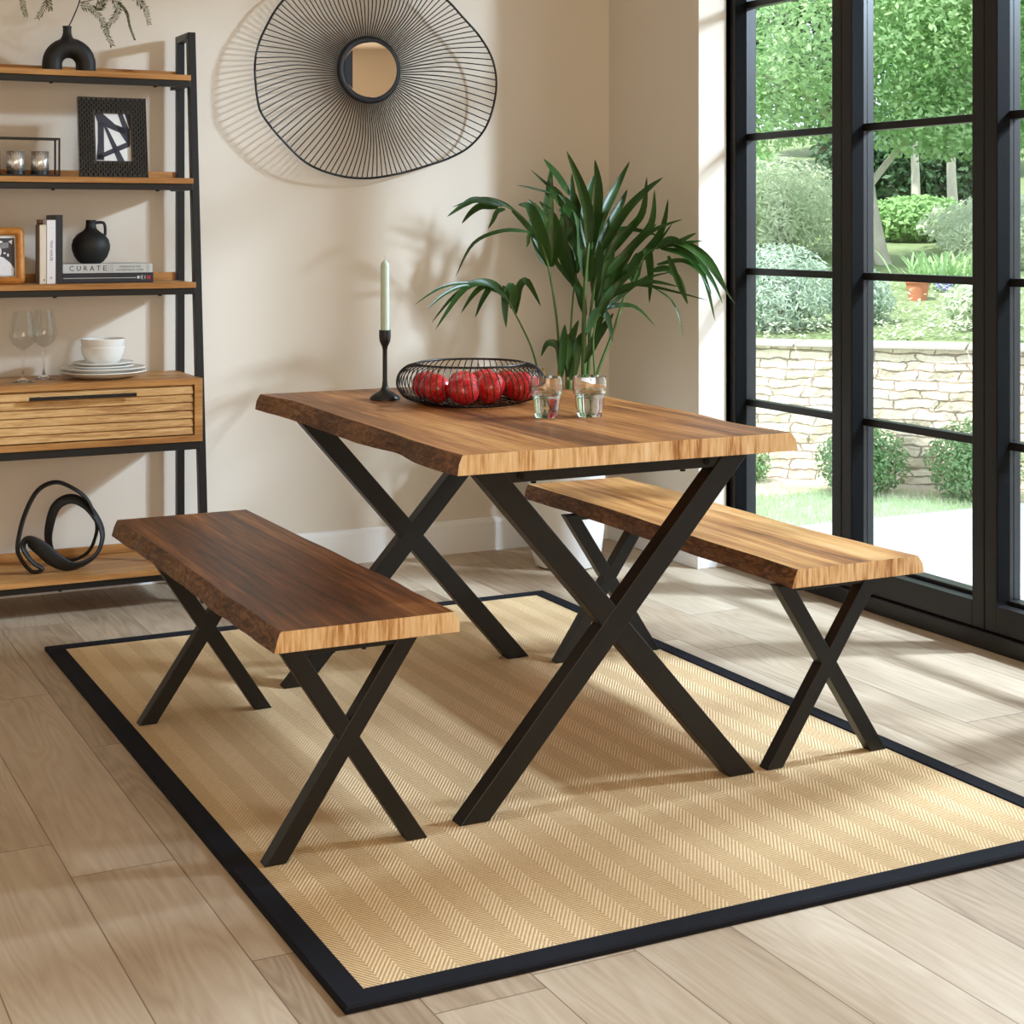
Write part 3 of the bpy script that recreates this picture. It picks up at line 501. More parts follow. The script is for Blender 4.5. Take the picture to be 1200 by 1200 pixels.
def tree(name, loc, pts, r, crown, n, size, mat, barkm, label, group=None, branches=(), seed=3, up=.45, asp=.5, tone2=None):
    root = thing(name, loc, label, 'tree', group); tr = MB()
    P = spline(pts, 5); m = len(P); tr.tube(P, [r*(1-.55*i/(m-1)) for i in range(m)], 10); part(tr, 'trunk', M[barkm], root, smooth=True)
    for b_ in branches:
        bt = MB(); P = spline(b_, 5); m = len(P); bt.tube(P, [r*.5*(1-.8*i/(m-1)) for i in range(m)], 7); part(bt, 'branch', M[barkm], root, smooth=True)
    for k, (c, rr, f) in enumerate(crown):
        part(leaf_cloud(int(n*f), c, rr, size, shell=.5, up=up, seed=seed+k, asp=asp), 'foliage', M[mat if k % 2 == 0 else tone2 or mat], root)
    return root
b0 = at(7.84, 9.49)
tree('maple_tree', b0, [b0, (7.80, 9.5, 1.05), (7.72, 9.53, 1.52), (7.66, 9.56, 2.2), (7.6, 9.6, 3.0)], .062,
     [((7.1, 8.9, 3.0), (1.2, 1.1, .95), .3), ((8.0, 9.1, 2.65), (.95, .85, .75), .22), ((6.9, 9.6, 2.15), (.8, .7, .45), .16), ((8.5, 9.2, 2.05), (.8, .7, .42), .16), ((7.8, 9.0, 2.0), (.6, .5, .35), .08), ((8.5, 8.6, 3.1), (1., .9, .8), .2)],
     34000, .055, 'maple', 'bark_pale', 'leaning maple with fresh green leaves spreading across both door leaves',
     tone2='mid', branches=[[(7.73, 9.53, 1.5), (8.0, 9.42, 1.85), (8.4, 9.2, 2.3), (8.8, 8.9, 2.8)], [(7.70, 9.54, 1.7), (7.4, 9.5, 1.95), (7.0, 9.5, 2.2), (6.6, 9.5, 2.3)], [(7.66, 9.56, 2.1), (7.3, 9.2, 2.5), (6.9, 8.9, 3.0)]])
GB = 'birches behind the maple'
b1 = at(10.06, 11.73)
tree('birch_tree', b1, [b1, (10.05, 11.74, 1.9), (10.0, 11.78, 3.2)], .05, [((9.75, 11.55, 3.1), (.5, .45, .8), 1.)], 2500, .08, 'mid', 'bark_pale', 'slim white trunked birch left of its twin, behind the maple', GB, seed=41)
b2 = at(10.72, 11.96)
tree('birch_tree', b2, [b2, (10.70, 11.98, 1.9), (10.78, 12.0, 3.2)], .058, [((11.05, 12.25, 3.1), (.5, .45, .8), 1.)], 2500, .08, 'mid', 'bark_pale', 'thicker birch trunk right of its twin, behind the maple', GB, seed=42)
GT = 'tall trees closing the garden'
for i, (x, y, r_, h_, m_, lb) in enumerate([(9.6, 18.6, 1.55, 3.6, 'mid', 'broad tree farthest left beyond the first door leaf'), (12.8, 19.6, 1.55, 4.2, 'maple', 'bright tree in the background behind the first post'), (15.3, 16.7, 1.5, 3.8, 'mid', 'tall tree in the background behind the birches'),
        (17.4, 13.8, 1.45, 3.9, 'maple', 'bright tree in the background right of the birches'), (17.4, 10.6, 1.55, 4.0, 'mid', 'green tree farthest right in the background'), (16.6, 21.6, 1.9, 5.0, 'darkgreen', 'dark tall tree rising behind the gap left of the birches'),
        (20.6, 17.2, 2.0, 5.0, 'mid', 'tall tree far behind, filling the gap right of the birches'), (11.2, 23.4, 1.7, 5.0, 'darkgreen', 'dark tall tree far behind the first door leaf'), (21.6, 12.6, 2.0, 5.2, 'darkgreen', 'dark tall tree farthest right and farthest back')]):
    g = at(x, y)
    tree('garden_tree', g, [g, (x+.05, y, g[2]+h_*.4), (x, y+.1, g[2]+h_)], .12, [((x, y, g[2]+h_*.62), (r_, r_*.8, h_*.62), 1.)], 6500, .2, m_, 'bark_brown', lb, GT, seed=60+i)
# ------------------------------------------------------------------ rug
RX0, RX1, RY0, RY1, RZ = .884, 2.479, 2.325, 4.712, .009
rug = thing('rug', ((RX0+RX1)/2, (RY0+RY1)/2, 0), 'natural herringbone sisal rug with a dark binding under table and benches', 'rug')
part(bx(RX0+.045, RX1-.045, RY0+.045, RY1-.045, .0005, RZ), 'sisal_field', M['rug'], rug)
bd = MB(); W_ = .05; ring = []
for cx_, cy_, sx, sy in ((RX0, RY0, 1, 1), (RX1, RY0, -1, 1), (RX1, RY1, -1, -1), (RX0, RY1, 1, -1)):
    for d, z in ((0, .0005), (0, .008), (.004, .0115), (W_-.004, .0118), (W_, .0085), (W_, .0005)): ring.append((cx_+sx*d, cy_+sy*d, z))
bd.add(ring, [(c*6+k, c*6+(k+1) % 6, ((c+1) % 4)*6+(k+1) % 6, ((c+1) % 4)*6+k) for c in range(4) for k in range(6)])
part(bd, 'binding', M['binding'], rug, label='navy black cotton binding')
# ------------------------------------------------------------------ table and benches
def lerp_tab(T, y):
    if y <= T[0][0]: return T[0][1]
    for (a, b), (c, d) in zip(T, T[1:]):
        if y <= c:
            t_ = (y-a)/(c-a); t_ = t_*t_*(3-2*t_); return b+(d-b)*t_
    return T[-1][1]
def live_slab(L, R, Lb, Rb, y0, y1, z0, z1, seed, ch=.006):
    mb = MB(); N = 56; K = 8
    for i in range(N+1):
        y = y0+(y1-y0)*i/N
        w1 = .004*noise.noise((y*6, seed, 0)); w2 = .006*noise.noise((y*9, seed, 7)); w3 = .004*noise.noise((y*14, seed, 3))
        l, r, lb, rb = lerp_tab(L, y)+w1, lerp_tab(R, y)-w1, lerp_tab(Lb, y)+w2, lerp_tab(Rb, y)+w2
        zm = z0+(z1-z0)*.55
        lm, rm = (l+lb)/2-.002+w3, (r+rb)/2+.002+w3
        mb.v += [(l+ch*.5, y, z1), (l, y, z1-ch*.6), (lm, y, zm), (lb, y, z0), (rb, y, z0), (rm, y, zm), (r, y, z1-ch*.6), (r-ch*.5, y, z1)]
    for i in range(N):
        for k in range(K):
            a, b = i*K+k, i*K+(k+1) % K
            mb.f.append((a, b, b+K, a+K)); mb.mi.append(0 if k in (7, 3) else 2)
    mb.f.append(tuple(range(K))); mb.mi.append(1)
    mb.f.append(tuple(N*K+k for k in range(K-1, -1, -1))); mb.mi.append(1)
    return mb
def x_legs(root, y0, dep, zt, ba, bb_, ta, tb, wd):
    for (b_, t_, e) in ((ba, tb, 0), (bb_, ta, .0006)):
        m = MB(); m.prism([(b_-wd/2, RZ+.0005), (b_+wd/2, RZ+.0005), (t_+wd/2, zt), (t_-wd/2, zt)], y0+e, y0+dep-e)
        part(m, 'leg', M['metal'], root, bevel=.002)
def bolt(root, x, y, z, parent):
    m = MB(); m.tube([(x, y-.0035, z), (x, y+.004, z)], .0075, 14); m.tube([(x, y-.0037, z), (x, y-.003, z)], .0035, 6)
    part(m, 'bolt', M['screw'], parent)
ZT = .753
tb = thing('dining_table', (1.74, 3.53, RZ), 'rustic brown wooden dining table with live edges and black crossed metal legs', 'table')
part(live_slab([(2.885, 1.338), (3.11, 1.336), (3.30, 1.350), (3.52, 1.353), (3.72, 1.361), (3.98, 1.366), (4.18, 1.345)],
               [(2.885, 2.131), (3.06, 2.119), (3.35, 2.146), (3.6, 2.142), (3.85, 2.15), (4.18, 2.135)],
               [(2.885, 1.328), (3.05, 1.324), (3.25, 1.345), (3.37, 1.337), (3.45, 1.328), (3.62, 1.336), (3.9, 1.342), (4.18, 1.333)],
               [(2.885, 2.144), (3.06, 2.134), (3.35, 2.16), (3.6, 2.155), (3.85, 2.165), (4.18, 2.15)], 2.885, 4.182, ZT-.040, ZT, 1.3),
     'tabletop', [M['slab'], M['slab_end'], M['slab_bark']], tb)
for y in (2.93, 4.005):
    x_legs(tb, y, .042, ZT-.0405, 1.388, 2.032, 1.416, 2.018, .066)
    rl = part(bx(1.42, 2.01, y+.004, y+.034, ZT-.0405-.030, ZT-.0405), 'top_rail', M['metal'], tb, bevel=.002)
    for x in (1.492, 1.94): bolt(tb, x, y+.004, ZT-.057, rl)
    for x in (1.53, 1.89):
        part(MB().lathe([(.001, 0), (.006, 0), (.006, .006), (.001, .006)], 10, (x, y+.02, ZT-.0765)), 'rail_screw', M['screw'], rl)
def bench(loc, xc, L, R, y0, y1, ba, bb_, ta, tb_, yf, yr, seed, label, top='slab'):
    root = thing('bench', loc, label, 'bench', 'benches either side of the dining table')
    Lb = [(y, x-.011) for y, x in L]; Rb = [(y, x+.012) for y, x in R]
    part(live_slab(L, R, Lb, Rb, y0, y1, .410, .450, seed), 'seat', [M[top], M['slab_end'], M['slab_bark']], root)
    for y in (yf, yr):
        x_legs(root, y, .032, .4095, ba, bb_, ta, tb_, .043)
        rl = part(bx(ta, tb_, y+.003, y+.027, .394, .4095), 'top_rail', M['metal'], root, bevel=.0015)
        for x in (ta+.09, tb_-.09): part(MB().lathe([(.001, 0), (.005, 0), (.005, .005), (.001, .005)], 10, (x, y+.015, .3895)), 'rail_screw', M['screw'], rl)
    return root
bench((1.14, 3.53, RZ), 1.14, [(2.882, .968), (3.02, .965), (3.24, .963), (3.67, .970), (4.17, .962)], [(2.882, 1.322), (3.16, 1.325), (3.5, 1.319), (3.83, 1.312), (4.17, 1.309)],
      2.882, 4.172, .966, 1.254, .994, 1.237, 2.905, 3.862, 5.1, 'brown wooden bench with shade-toned seat and crossed black legs, left of the table', 'slab_shaded')
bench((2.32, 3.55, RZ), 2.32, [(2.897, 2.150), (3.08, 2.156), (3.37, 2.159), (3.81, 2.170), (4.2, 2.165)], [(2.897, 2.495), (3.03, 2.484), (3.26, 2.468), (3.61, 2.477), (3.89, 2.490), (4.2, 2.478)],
      2.897, 4.21, 2.117, 2.405, 2.146, 2.391, 2.93, 3.905, 9.7, 'wooden bench with lit-toned seat and crossed black legs, between table and glazed door', 'slab_lit')
# ------------------------------------------------------------------ ladder shelf
XL0, XR0 = .548, 1.443; TH = .025
ls = thing('ladder_shelf', (1.0, 5.25, 0), 'tall leaning ladder shelf of mango wood boards and black metal tube against the wall', 'shelf')
def yf(z): return 5.074+.0897*z             # front face of the leaning post
for x0 in (XL0-TH, XR0):
    m = MB(); x1 = x0+TH
    zt = 1.838; D = .028
    m.add([(x, y, z) for x in (x0, x1) for y, z in ((yf(0), 0), (yf(0)+D, 0), (yf(zt)+D, zt-.024), (yf(zt), zt))], [(0, 1, 2, 3), (7, 6, 5, 4), (0, 4, 5, 1), (1, 5, 6, 2), (2, 6, 7, 3), (3, 7, 4, 0)])
    m.box(x0, x1, 5.372, 5.400, 0, zt-.024); m.add([(x, y, z) for x in (x0, x1) for y, z in ((yf(zt), zt), (5.400, zt), (5.400, zt-.024), (yf(zt)+.0, zt-.024))], [(0, 1, 2, 3), (7, 6, 5, 4), (0, 4, 5, 1), (1, 5, 6, 2), (2, 6, 7, 3), (3, 7, 4, 0)])
    part(m, 'side_frame', M['metal'], ls, bevel=.0015)
for z in (1.694, 1.357, 1.021, .124):
    y0 = yf(z)-.022; sh = part(bx(XL0, XR0, y0, 5.398, z-.018, z), 'shelf_board', M['mango'], ls, bevel=.001)
    part(bx(XL0, XR0-.003, 5.384, 5.398, z, z+.027), 'back_lip', M['mango'], sh, bevel=.001)
    part(bx(XL0, XR0, y0+.008, y0+.033, z-.039, z-.018), 'shelf_rail', M['metal'], sh, bevel=.0015)
    part(bx(XR0-.025, XR0, y0+.033, 5.372, z-.039, z-.018), 'shelf_rail', M['metal'], sh, bevel=.0015)
    for x in (1.0, 1.33): part(MB().lathe([(.001, 0), (.006, 0), (.006, .004), (.001, .004)], 10, (x, y0+.02, z-.043)), 'screw', M['screw'], sh)
CZ0, CZ1 = .516, .717; cy = 5.083
cb = MB(); cb.box(XL0, XR0+.004, cy, 5.398, CZ1-.02, CZ1); cb.box(XL0, XR0+.004, cy, 5.398, CZ0, CZ0+.02); cb.box(XR0-.022, XR0+.004, cy, 5.398, CZ0+.02, CZ1-.02); cb.box(XL0, XL0+.026, cy, 5.398, CZ0+.02, CZ1-.02); cb.box(XL0+.026, XR0-.022, 5.385, 5.398, CZ0+.02, CZ1-.02)
part(cb, 'cabinet_box', M['mango'], ls, bevel=.001)
part(bx(XL0, XR0, cy+.006, cy+.03, CZ0-.026, CZ0), 'cabinet_rail', M['metal'], ls, bevel=.0015)
part(bx(XR0-.02, XR0, cy+.03, 5.372, CZ0-.026, CZ0), 'cabinet_rail', M['metal'], ls, bevel=.0015)
d0, d1 = XL0+.030, XR0-.026; dm = MB(); dm.box(d0, d1, cy+.013, cy+.028, CZ0+.023, CZ1-.023)
zz = CZ0+.023; ns = 6; hs = (CZ1-CZ0-.046)/ns
for k in range(ns): dm.add([(x, y, z) for x in (d0, d1) for y, z in ((cy+.013, zz+k*hs+.001), (cy+.003, zz+k*hs+.001), (cy+.0075, zz+(k+1)*hs-.0035), (cy+.013, zz+(k+1)*hs-.0025))], [(0, 1, 2, 3), (7, 6, 5, 4), (0, 4, 5, 1), (1, 5, 6, 2), (2, 6, 7, 3), (3, 7, 4, 0)])
dm.box(d0+.02, d1-.02, cy+.028, 5.37, CZ0+.024, CZ1-.05)
drw = part(dm, 'drawer', M['mango_slat'], ls)
hd = MB(); hd.box(.905, 1.232, cy-.020, cy-.012, .671, .681); hd.box(.93, .942, cy-.012, cy+.012, .672, .680); hd.box(1.195, 1.207, cy-.012, cy+.012, .672, .680)
part(hd, 'handle', M['metal'], drw, bevel=.001)
# ------------------------------------------------------------------ wire mirror
cx, cz = RIMC; mr = thing('wall_mirror', (cx, YB, cz), 'round wall mirror in a wide wavy sunburst of black wires', 'mirror')
rimp = spline([(x, 0, z) for x, z in RIM], 8, True)
def rimy(a): return YB-.082-.022*sin(2*a+.6)
rp = [(p.x, rimy(math.atan2(p.z-cz, p.x-cx)), p.z) for p in rimp]
part(MB().tube(rp, .0042, 8, True), 'outer_wire', M['wire'], mr, smooth=True)
def circ(r, y, n=64): return [(cx+r*cos(2*pi*k/n), y, cz+r*sin(2*pi*k/n)) for k in range(n)]
part(MB().tube(circ(.108, YB-.048), .0125, 12, True), 'ring', M['ringblue'], mr, smooth=True)
part(MB().tube([(cx, YB-.040, cz), (cx, YB-.0005, cz)], .09, 48), 'back_plate', M['ringblue'], mr)
part(MB().tube([(cx-.0020, YB-.0525, cz), (cx, YB-.0435, cz)], .1005, 64), 'mirror_glass', M['mirror'], mr)
def rim_at(a):
    best = None
    for i in range(len(rp)):
        p, q = rp[i], rp[(i+1) % len(rp)]
        a0 = math.atan2(p[2]-cz, p[0]-cx); a1 = math.atan2(q[2]-cz, q[0]-cx)
        d = (a1-a0+pi) % (2*pi)-pi; e = (a-a0+pi) % (2*pi)-pi
        if abs(d) < 1 and d != 0 and 0 <= e/d <= 1:
            t_ = e/d; return Vector(p).lerp(Vector(q), t_)
    return Vector(rp[0])
stray = MB()
for k in range(120):
    a = 2*pi*k/120+.01; e = rim_at(a); s0 = Vector((cx+.112*cos(a), YB-.05, cz+.112*sin(a)))
    mid = s0.lerp(e, .5); bend = .022*sin(3*a+1)
    p1 = mid+Vector((-sin(a)*bend, .012*sin(2*a), cos(a)*bend))
    if 60 < k*3 < 121: stray.tube(spline([s0, p1, e], 6), .0021, 5)
    else: part(MB().tube(spline([s0, p1, e], 6), .0021, 5), 'ray', M['wire'], mr, smooth=True)
o = part(stray, 'ray', M['wire'], mr, smooth=True); o['kind'] = 'stuff'
# ------------------------------------------------------------------ palm in planter
pc = (2.762, 5.07)
pm = thing('potted_palm', (pc[0], pc[1], 0), 'large green kentia palm in a white planter in the corner behind the table', 'plant')
po = MB(); po.lathe([(.001, 0), (.098, 0), (.112, .006), (.124, .05), (.134, .13), (.1375, .25), (.138, .6), (.134, .604), (.128, .6), (.127, .56), (.001, .55)], 56, (pc[0], pc[1], .0))
part(po, 'pot', M['planter'], pm, smooth=True)
so = MB(); so.lathe([(.001, .585), (.09, .58), (.1265, .572), (.1265, .562), (.001, .562)], 40, (pc[0], pc[1], 0)); part(so, 'soil', M['soil'], pm, smooth=True)
rd = random.Random(9); VIEW = Vector((-.449, -.894, .12)).normalized()
def blade(mb, pts, wd):
    P = spline(pts, 5); m = len(P); tilt = rd.uniform(-.9, .9)
    for i, p in enumerate(P):
        t_ = i/(m-1); T = (P[min(m-1, i+1)]-P[max(0, i-1)]).normalized()
        n_ = (VIEW+Vector((.894, -.449, 0))*tilt*.6+Vector((0, 0, .25))); s_ = T.cross(n_)
        s_ = s_.normalized() if s_.length > 1e-4 else T.orthogonal().normalized(); n_ = s_.cross(T)
        w_ = wd*.5*(min(1, .35+t_*3.2) if t_ < .3 else 1.)*(1-max(0, (t_-.45)/.55)**1.7)+.0004
        mb.v += [tuple(p-s_*w_), tuple(p-n_*w_*.35), tuple(p+s_*w_)]
    b = len(mb.v)-3*m
    for i in range(m-1):
        for k in (0, 1): mb.f.append((b+i*3+k, b+i*3+k+1, b+i*3+k+4, b+i*3+k+3)); mb.mi.append(0)
for stems, leaves in FRONDS:
    mb = MB(); mb.open = True
    for pts, r in stems:
        q = pts[0]; pts = [(pc[0]+(q[0]-pc[0])*.75, pc[1]+(q[1]-pc[1])*.75, .565)]+list(pts)
        P = spline(pts, 5); m = len(P); mb.k = 1; mb.tube(P, [max(.0013, r*(1.15-.75*i/(m-1))) for i in range(m)], 7)
    mb.k = 0
    for pts, wd in leaves: blade(mb, pts, wd*1.12)
    part(mb, 'frond', [M['palm'], M['stem_green']], pm, smooth='all')
sb = MB()
for dx, dy in ((-.09, -.02), (-.065, .01), (-.04, -.03), (-.02, .0), (.0, -.02), (.03, -.01)):
    sb.tube([(pc[0]-.02+dx, pc[1]-.02+dy, .57), (pc[0]-.02+dx*1.05, pc[1]-.02+dy, .66+rd.uniform(0, .06))], [.008, .006], 7)
part(sb, 'cut_stalks', plain('cut_stalk', (164, 136, 62), .7, var=.25, sc=90), pm, smooth=True, label='cut pale brown leaf bases')
# ------------------------------------------------------------------ on the table
cs = (1.593, 3.905, ZT)
ch = MB(); ch.lathe([(.001, 0), (.039, 0), (.0395, .004), (.036, .010), (.024, .018), (.012, .024), (.0078, .034), (.006, .05), (.006, .128), (.008, .138), (.0135, .150), (.0152, .162), (.0152, .180), (.0125, .180), (.0122, .166), (.001, .166)], 36, cs)
solo(ch, 'candlestick', M['wire'], cs, 'black metal candlestick standing on the table left of the wire bowl', 'candlestick', smooth=True)
cd = (cs[0], cs[1], ZT+.166); cn = thing('taper_candle', cd, 'pale sage green dinner candle standing in the black candlestick', 'candle')
cm = MB(); cm.lathe([(.001, 0), (.0112, 0), (.0112, .178), (.0095, .187), (.004, .193), (.001, .194)], 24, cd); part(cm, 'wax', M['candle'], cn, smooth=True)
part(MB().tube([(cd[0], cd[1], cd[2]+.190), (cd[0]+.0008, cd[1], cd[2]+.206)], .0011, 6), 'wick', M['wick'], cn)
bc = (1.762, 3.742)
bw = thing('wire_fruit_bowl', (bc[0], bc[1], ZT), 'low round black wire bowl full of red apples on the table', 'bowl')
def ringp(r, z, n=72): return [(bc[0]+r*cos(2*pi*k/n), bc[1]+r*sin(2*pi*k/n), ZT+z) for k in range(n)]
part(MB().tube(ringp(.137, .1), .0028, 8, True), 'rim_ring', M['wire'], bw, smooth=True)
part(MB().tube(ringp(.125, .003), .0028, 8, True), 'base_ring', M['wire'], bw, smooth=True)
bg_ = MB()
for k in range(-5, 6):
    h_ = k*.021; e = math.sqrt(max(0, .125**2-h_*h_)); bg_.tube([(bc[0]+h_, bc[1]-e, ZT+.003), (bc[0]+h_, bc[1]+e, ZT+.003)], .0018, 6)
part(bg_, 'base_grid', M['wire'], bw, smooth=True)
NR = 66; prof = [(.137, .1), (.162, .094), (.181, .078), (.189, .056), (.184, .034), (.165, .014), (.125, .003)]
for k in range(NR):
    a = 2*pi*k/NR; sw_ = .10
    pts = [(bc[0]+r*cos(a+sw_*(i/6-.5)), bc[1]+r*sin(a+sw_*(i/6-.5)), ZT+z) for i, (r, z) in enumerate(prof)]
    part(MB().tube(spline(pts, 4), .0014, 5), 'rib', M['wire'], bw, smooth=True)
RV, FV = (.8937, -.4487), (.4487, .8937); AR = .0405
ap_mesh = None
def apple_mesh():
    mb = MB(); pr = []
    for i in range(19):
        t_ = pi*i/18; r = sin(t_)*(1+.06*cos(t_)); z = -cos(t_)*.93
        if i > 12: z -= .26*((i-12)/6)**2.2
        if i < 4: z += .12*((4-i)/4)**2
        pr.append((r*AR, z*AR))
    mb.lathe(pr, 28); 
    mb.v = [(x*(1+.03*cos(5*math.atan2(y, x))*(z > 0)), y*(1+.03*cos(5*math.atan2(y, x))*(z > 0)), z) for x, y, z in mb.v]
    return mb
APP = [((-.112, .020), .3, 'red apple at the far left of the wire bowl'), ((-.085, -.060), 1.1, 'red apple in the wire bowl, second from the left in front'), ((-.016, -.105), -.25, 'round red apple at the very front of the wire bowl'), ((.048, -.052), 1.9, 'red apple with a pale blossom end showing, right of the front apple'),
       ((-.020, .030), .2, 'red apple in the middle of the bowl behind the front apple'), ((.028, .100), -.3, 'red apple highest at the back of the bowl'), ((.095, .055), .5, 'red apple at the back right of the bowl'), ((.125, -.020), -.9, 'red apple at the far right of the bowl beside the tumbler')]
proto = None
for i, ((r_, f_), tl, lb) in enumerate(APP):
    x = bc[0]+RV[0]*r_+FV[0]*f_; y = bc[1]+RV[1]*r_+FV[1]*f_; z = ZT+.005+AR*.95
    if proto is None:
        proto = thing('apple', (x, y, z), lb, 'apple', 'red apples in the wire bowl')
        apple_mesh().build('flesh', M['apple'], proto, smooth='all')
        MB().tube(spline([(0, 0, AR*.55), (.001, 0, AR*.85), (.005, .002, AR*1.18)], 3), .0012, 6).build('stalk', M['bark_brown'], proto)
        o = proto
    else: o = dup(proto)
    o.location = (x, y, z); o.rotation_euler = (tl*.55, .25*sin(i*2.1), i*1.3); o['label'] = lb
def tumbler(x, y, h, r, label):
    t_ = thing('water_tumbler', (x, y, ZT), label, 'glass', 'tumblers of water on the table')
    m = MB(); m.lathe([(.001, 0), (r*.70, 0), (r*.74, .003), (r*.80, .022), (r*.86, .042), (r*.90, .052), (r*.99, .056), (r, .062), (r, .082), (r*.95, h), (r*.90, h), (r*.93, .080), (r*.93, .064), (r*.82, .052), (r*.74, .026), (r*.66, .010), (.001, .009)], 48, (x, y, ZT+.0004))
    part(m, 'glass_body', M['glass'], t_, smooth=True)
    wv = MB(); wv.lathe([(.001, .0094), (r*.655, .0104), (r*.735, .0264), (r*.815, .0524), (r*.84, .0545), (.001, .0545)], 40, (x, y, ZT+.0004))
    part(wv, 'water', M['water'], t_, smooth=True); return t_
tumbler(1.784, 3.374, .094, .038, 'clear water tumbler next to the wire bowl, left of the pair')
tumbler(1.884, 3.345, .094, .0405, 'clear water tumbler standing to the right of its twin')
# ------------------------------------------------------------------ top shelf
S1, S2, S3, S4, S0 = 1.694, 1.357, 1.021, .717, .124
dv = (1.068, 5.285)
m = MB(); R1, T1 = .053, .0322; zc = .024; pth = [(-R1, 0)]+[(-R1*cos(pi*k/24), zc+R1*sin(pi*k/24)) for k in range(25)]+[(R1, 0)]
m.tube([(dv[0]+x, dv[1], S1+.0005+z) for x, z in pth], [T1]*2+[T1*(1+.03*sin(pi*k/23)) for k in range(23)]+[T1]*2, 20, flat=.95)
m.lathe([(.001, .088), (.030, .093), (.024, .103), (.0165, .113), (.0135, .124), (.013, .138), (.0145, .147), (.0105, .147), (.0095, .120), (.001, .118)], 28, (dv[0]-.006, dv[1], S1))
solo(m, 'ring_vase', M['matteblack'], (dv[0], dv[1], S1), 'matte black arch shaped vase on the top shelf board', 'vase', smooth=True)
fo = (dv[0]-.006, dv[1], S1+.122)
fb = thing('fern_branch', fo, 'sprig of hanging green fern standing in the black arch vase', 'plant')
mb = MB(); mn = [fo, (fo[0]+.002, fo[1], fo[2]+.02)]+FERN['main'][1:]
mb.tube(spline(mn, 4), .0022, 6); mb.tube(spline(FERN['b2'], 4), .0014, 5)
mb.tube(spline([FERN['b2'][-1], FERN['D'][0]], 3), .0012, 5); mb.tube(spline([FERN['main'][-1], FERN['F'][0], FERN['G'][0], FERN['E'][0]], 4), .0014, 5)
mb.tube(spline([FERN['b2'][2], FERN['B'][0]], 3), .0012, 5); mb.tube(spline([FERN['b2'][1], FERN['H'][0]], 3), .0012, 5)
part(mb, 'twig', M['twig'], fb, smooth=True)
rdf = random.Random(4)
for key in 'ABCDEFGH':
    mb = MB(); mb.open = True; P = spline(FERN[key], 9); m_ = len(P); mb.tube(P, [.0011*(1.2-.8*i/m_) for i in range(m_)], 5)
    for i in range(2, m_):
        for k in range(1 if key != 'C' else 2):
            p = P[i-1].lerp(P[i], k*.5); T = (P[i]-P[i-1]).normalized()
            for s_ in (-1, 1):
                sd = T.cross(Vector((.4, .9, 0))).normalized()*s_; L_ = (.026 if key not in 'C' else .010)*(1-.55*i/m_)*rdf.uniform(.8, 1.2)
                d = (sd*.8+T*.75+Vector((rdf.uniform(-.2, .2), rdf.uniform(-.5, .5), rdf.uniform(-.2, .2)))).normalized(); e = d.cross(Vector((.4, .9, .2))).normalized()*.0016
                mb.add([p-e*.5, p+d*L_*.5-e, p+d*L_, p+d*L_*.5+e], [(0, 1, 2, 3)])
    part(mb, 'spray', M['fern'], fb)
# ------------------------------------------------------------------ second shelf: frame and candle rack
fx0, fx1, fh = 1.083, 1.300, .258; fy = 5.190
pf = thing('picture_frame', ((fx0+fx1)/2, fy, S2), 'black textured picture frame with an abstract slate and white print', 'picture frame')
TL = Matrix.Translation((0, fy, S2+.001)) @ Matrix.Rotation(radians(-8), 4, 'X')     # leans back
iw0, iw1, ih0, ih1 = fx0+.052, fx1-.052, .052, fh-.052
m = MB(); m.box(fx0, fx1, 0, .018, 0, ih0, TL); m.box(fx0, fx1, 0, .018, ih1, fh, TL); m.box(fx0, iw0, 0, .018, ih0, ih1, TL); m.box(iw1, fx1, 0, .018, ih0, ih1, TL)
nxr, nzr = 28, 15; sx_, sz_ = (fx1-fx0)/nxr, fh/nzr
for i in range(nxr):
    for j in range(nzr+1):
        X = fx0+(i+.5)*sx_; Z = (j+(.5 if i % 2 else 0.))*sz_
        if Z < sz_*.5 or Z > fh-sz_*.5: continue
        if iw0-sx_*.5 < X < iw1+sx_*.5 and ih0-sz_*.5 < Z < ih1+sz_*.5: continue
        a, b, c = sx_*.52, sz_*.5, .0045
        m.add([TL @ Vector(q) for q in ((X-a, 0, Z), (X, 0, Z-b), (X+a, 0, Z), (X, 0, Z+b), (X, -c, Z+b*.35), (X, -c, Z-b*.35))], [(0, 1, 5), (0, 5, 4), (0, 4, 3), (2, 4, 5), (2, 5, 1), (2, 3, 4)])
part(m, 'frame', plain('black_carved_wood', (20, 21, 24), .26, spec=.9, var=.1), pf)
pr_ = part(MB().box(iw0-.004, iw1+.004, .008, .012, ih0-.004, ih1+.004, TL), 'print', M['artpaper'], pf)
aw, ah = iw1-iw0, ih1-ih0
def AP(u, v): return (iw0+u*aw, ih0+(1-v)*ah)
def stroke(poly):
    return MB().prism([AP(min(1, max(0, u)), min(1, max(0, v))) for u, v in poly], .0072, .0079, TL)
for k, pl in enumerate([[(0, .0), (.24, .0), (.58, .22), (.98, .33), (.98, .50), (.86, .44), (.36, .29), (.10, .2)], [(.09, .19), (.26, .20), (.24, .98), (.02, .98), (.08, .6)], [(.24, .24), (.36, .30), (.82, 1.), (.62, 1.)],
        [(.05, .88), (.98, .56), (.98, .68), (.08, .97)], [(.66, 0), (.80, 0), (.98, .34), (.80, .32)], [(.86, 0), (1, 0), (1, .34), (.96, .26)], [(.60, .27), (.99, .30), (.99, .64), (.86, .58)]]):
    part(stroke(pl), 'brush_stroke', M['artink'], pr_)
part(MB().box((fx0+fx1)/2-.02, (fx0+fx1)/2+.02, .018, .022, .02, .18, TL), 'back_board', M['wire'], pf)
tr_ = thing('tealight_rack', (.82, 5.22, S2), 'black wire box rack holding a row of ribbed silver tealight cups', 'candle holder')
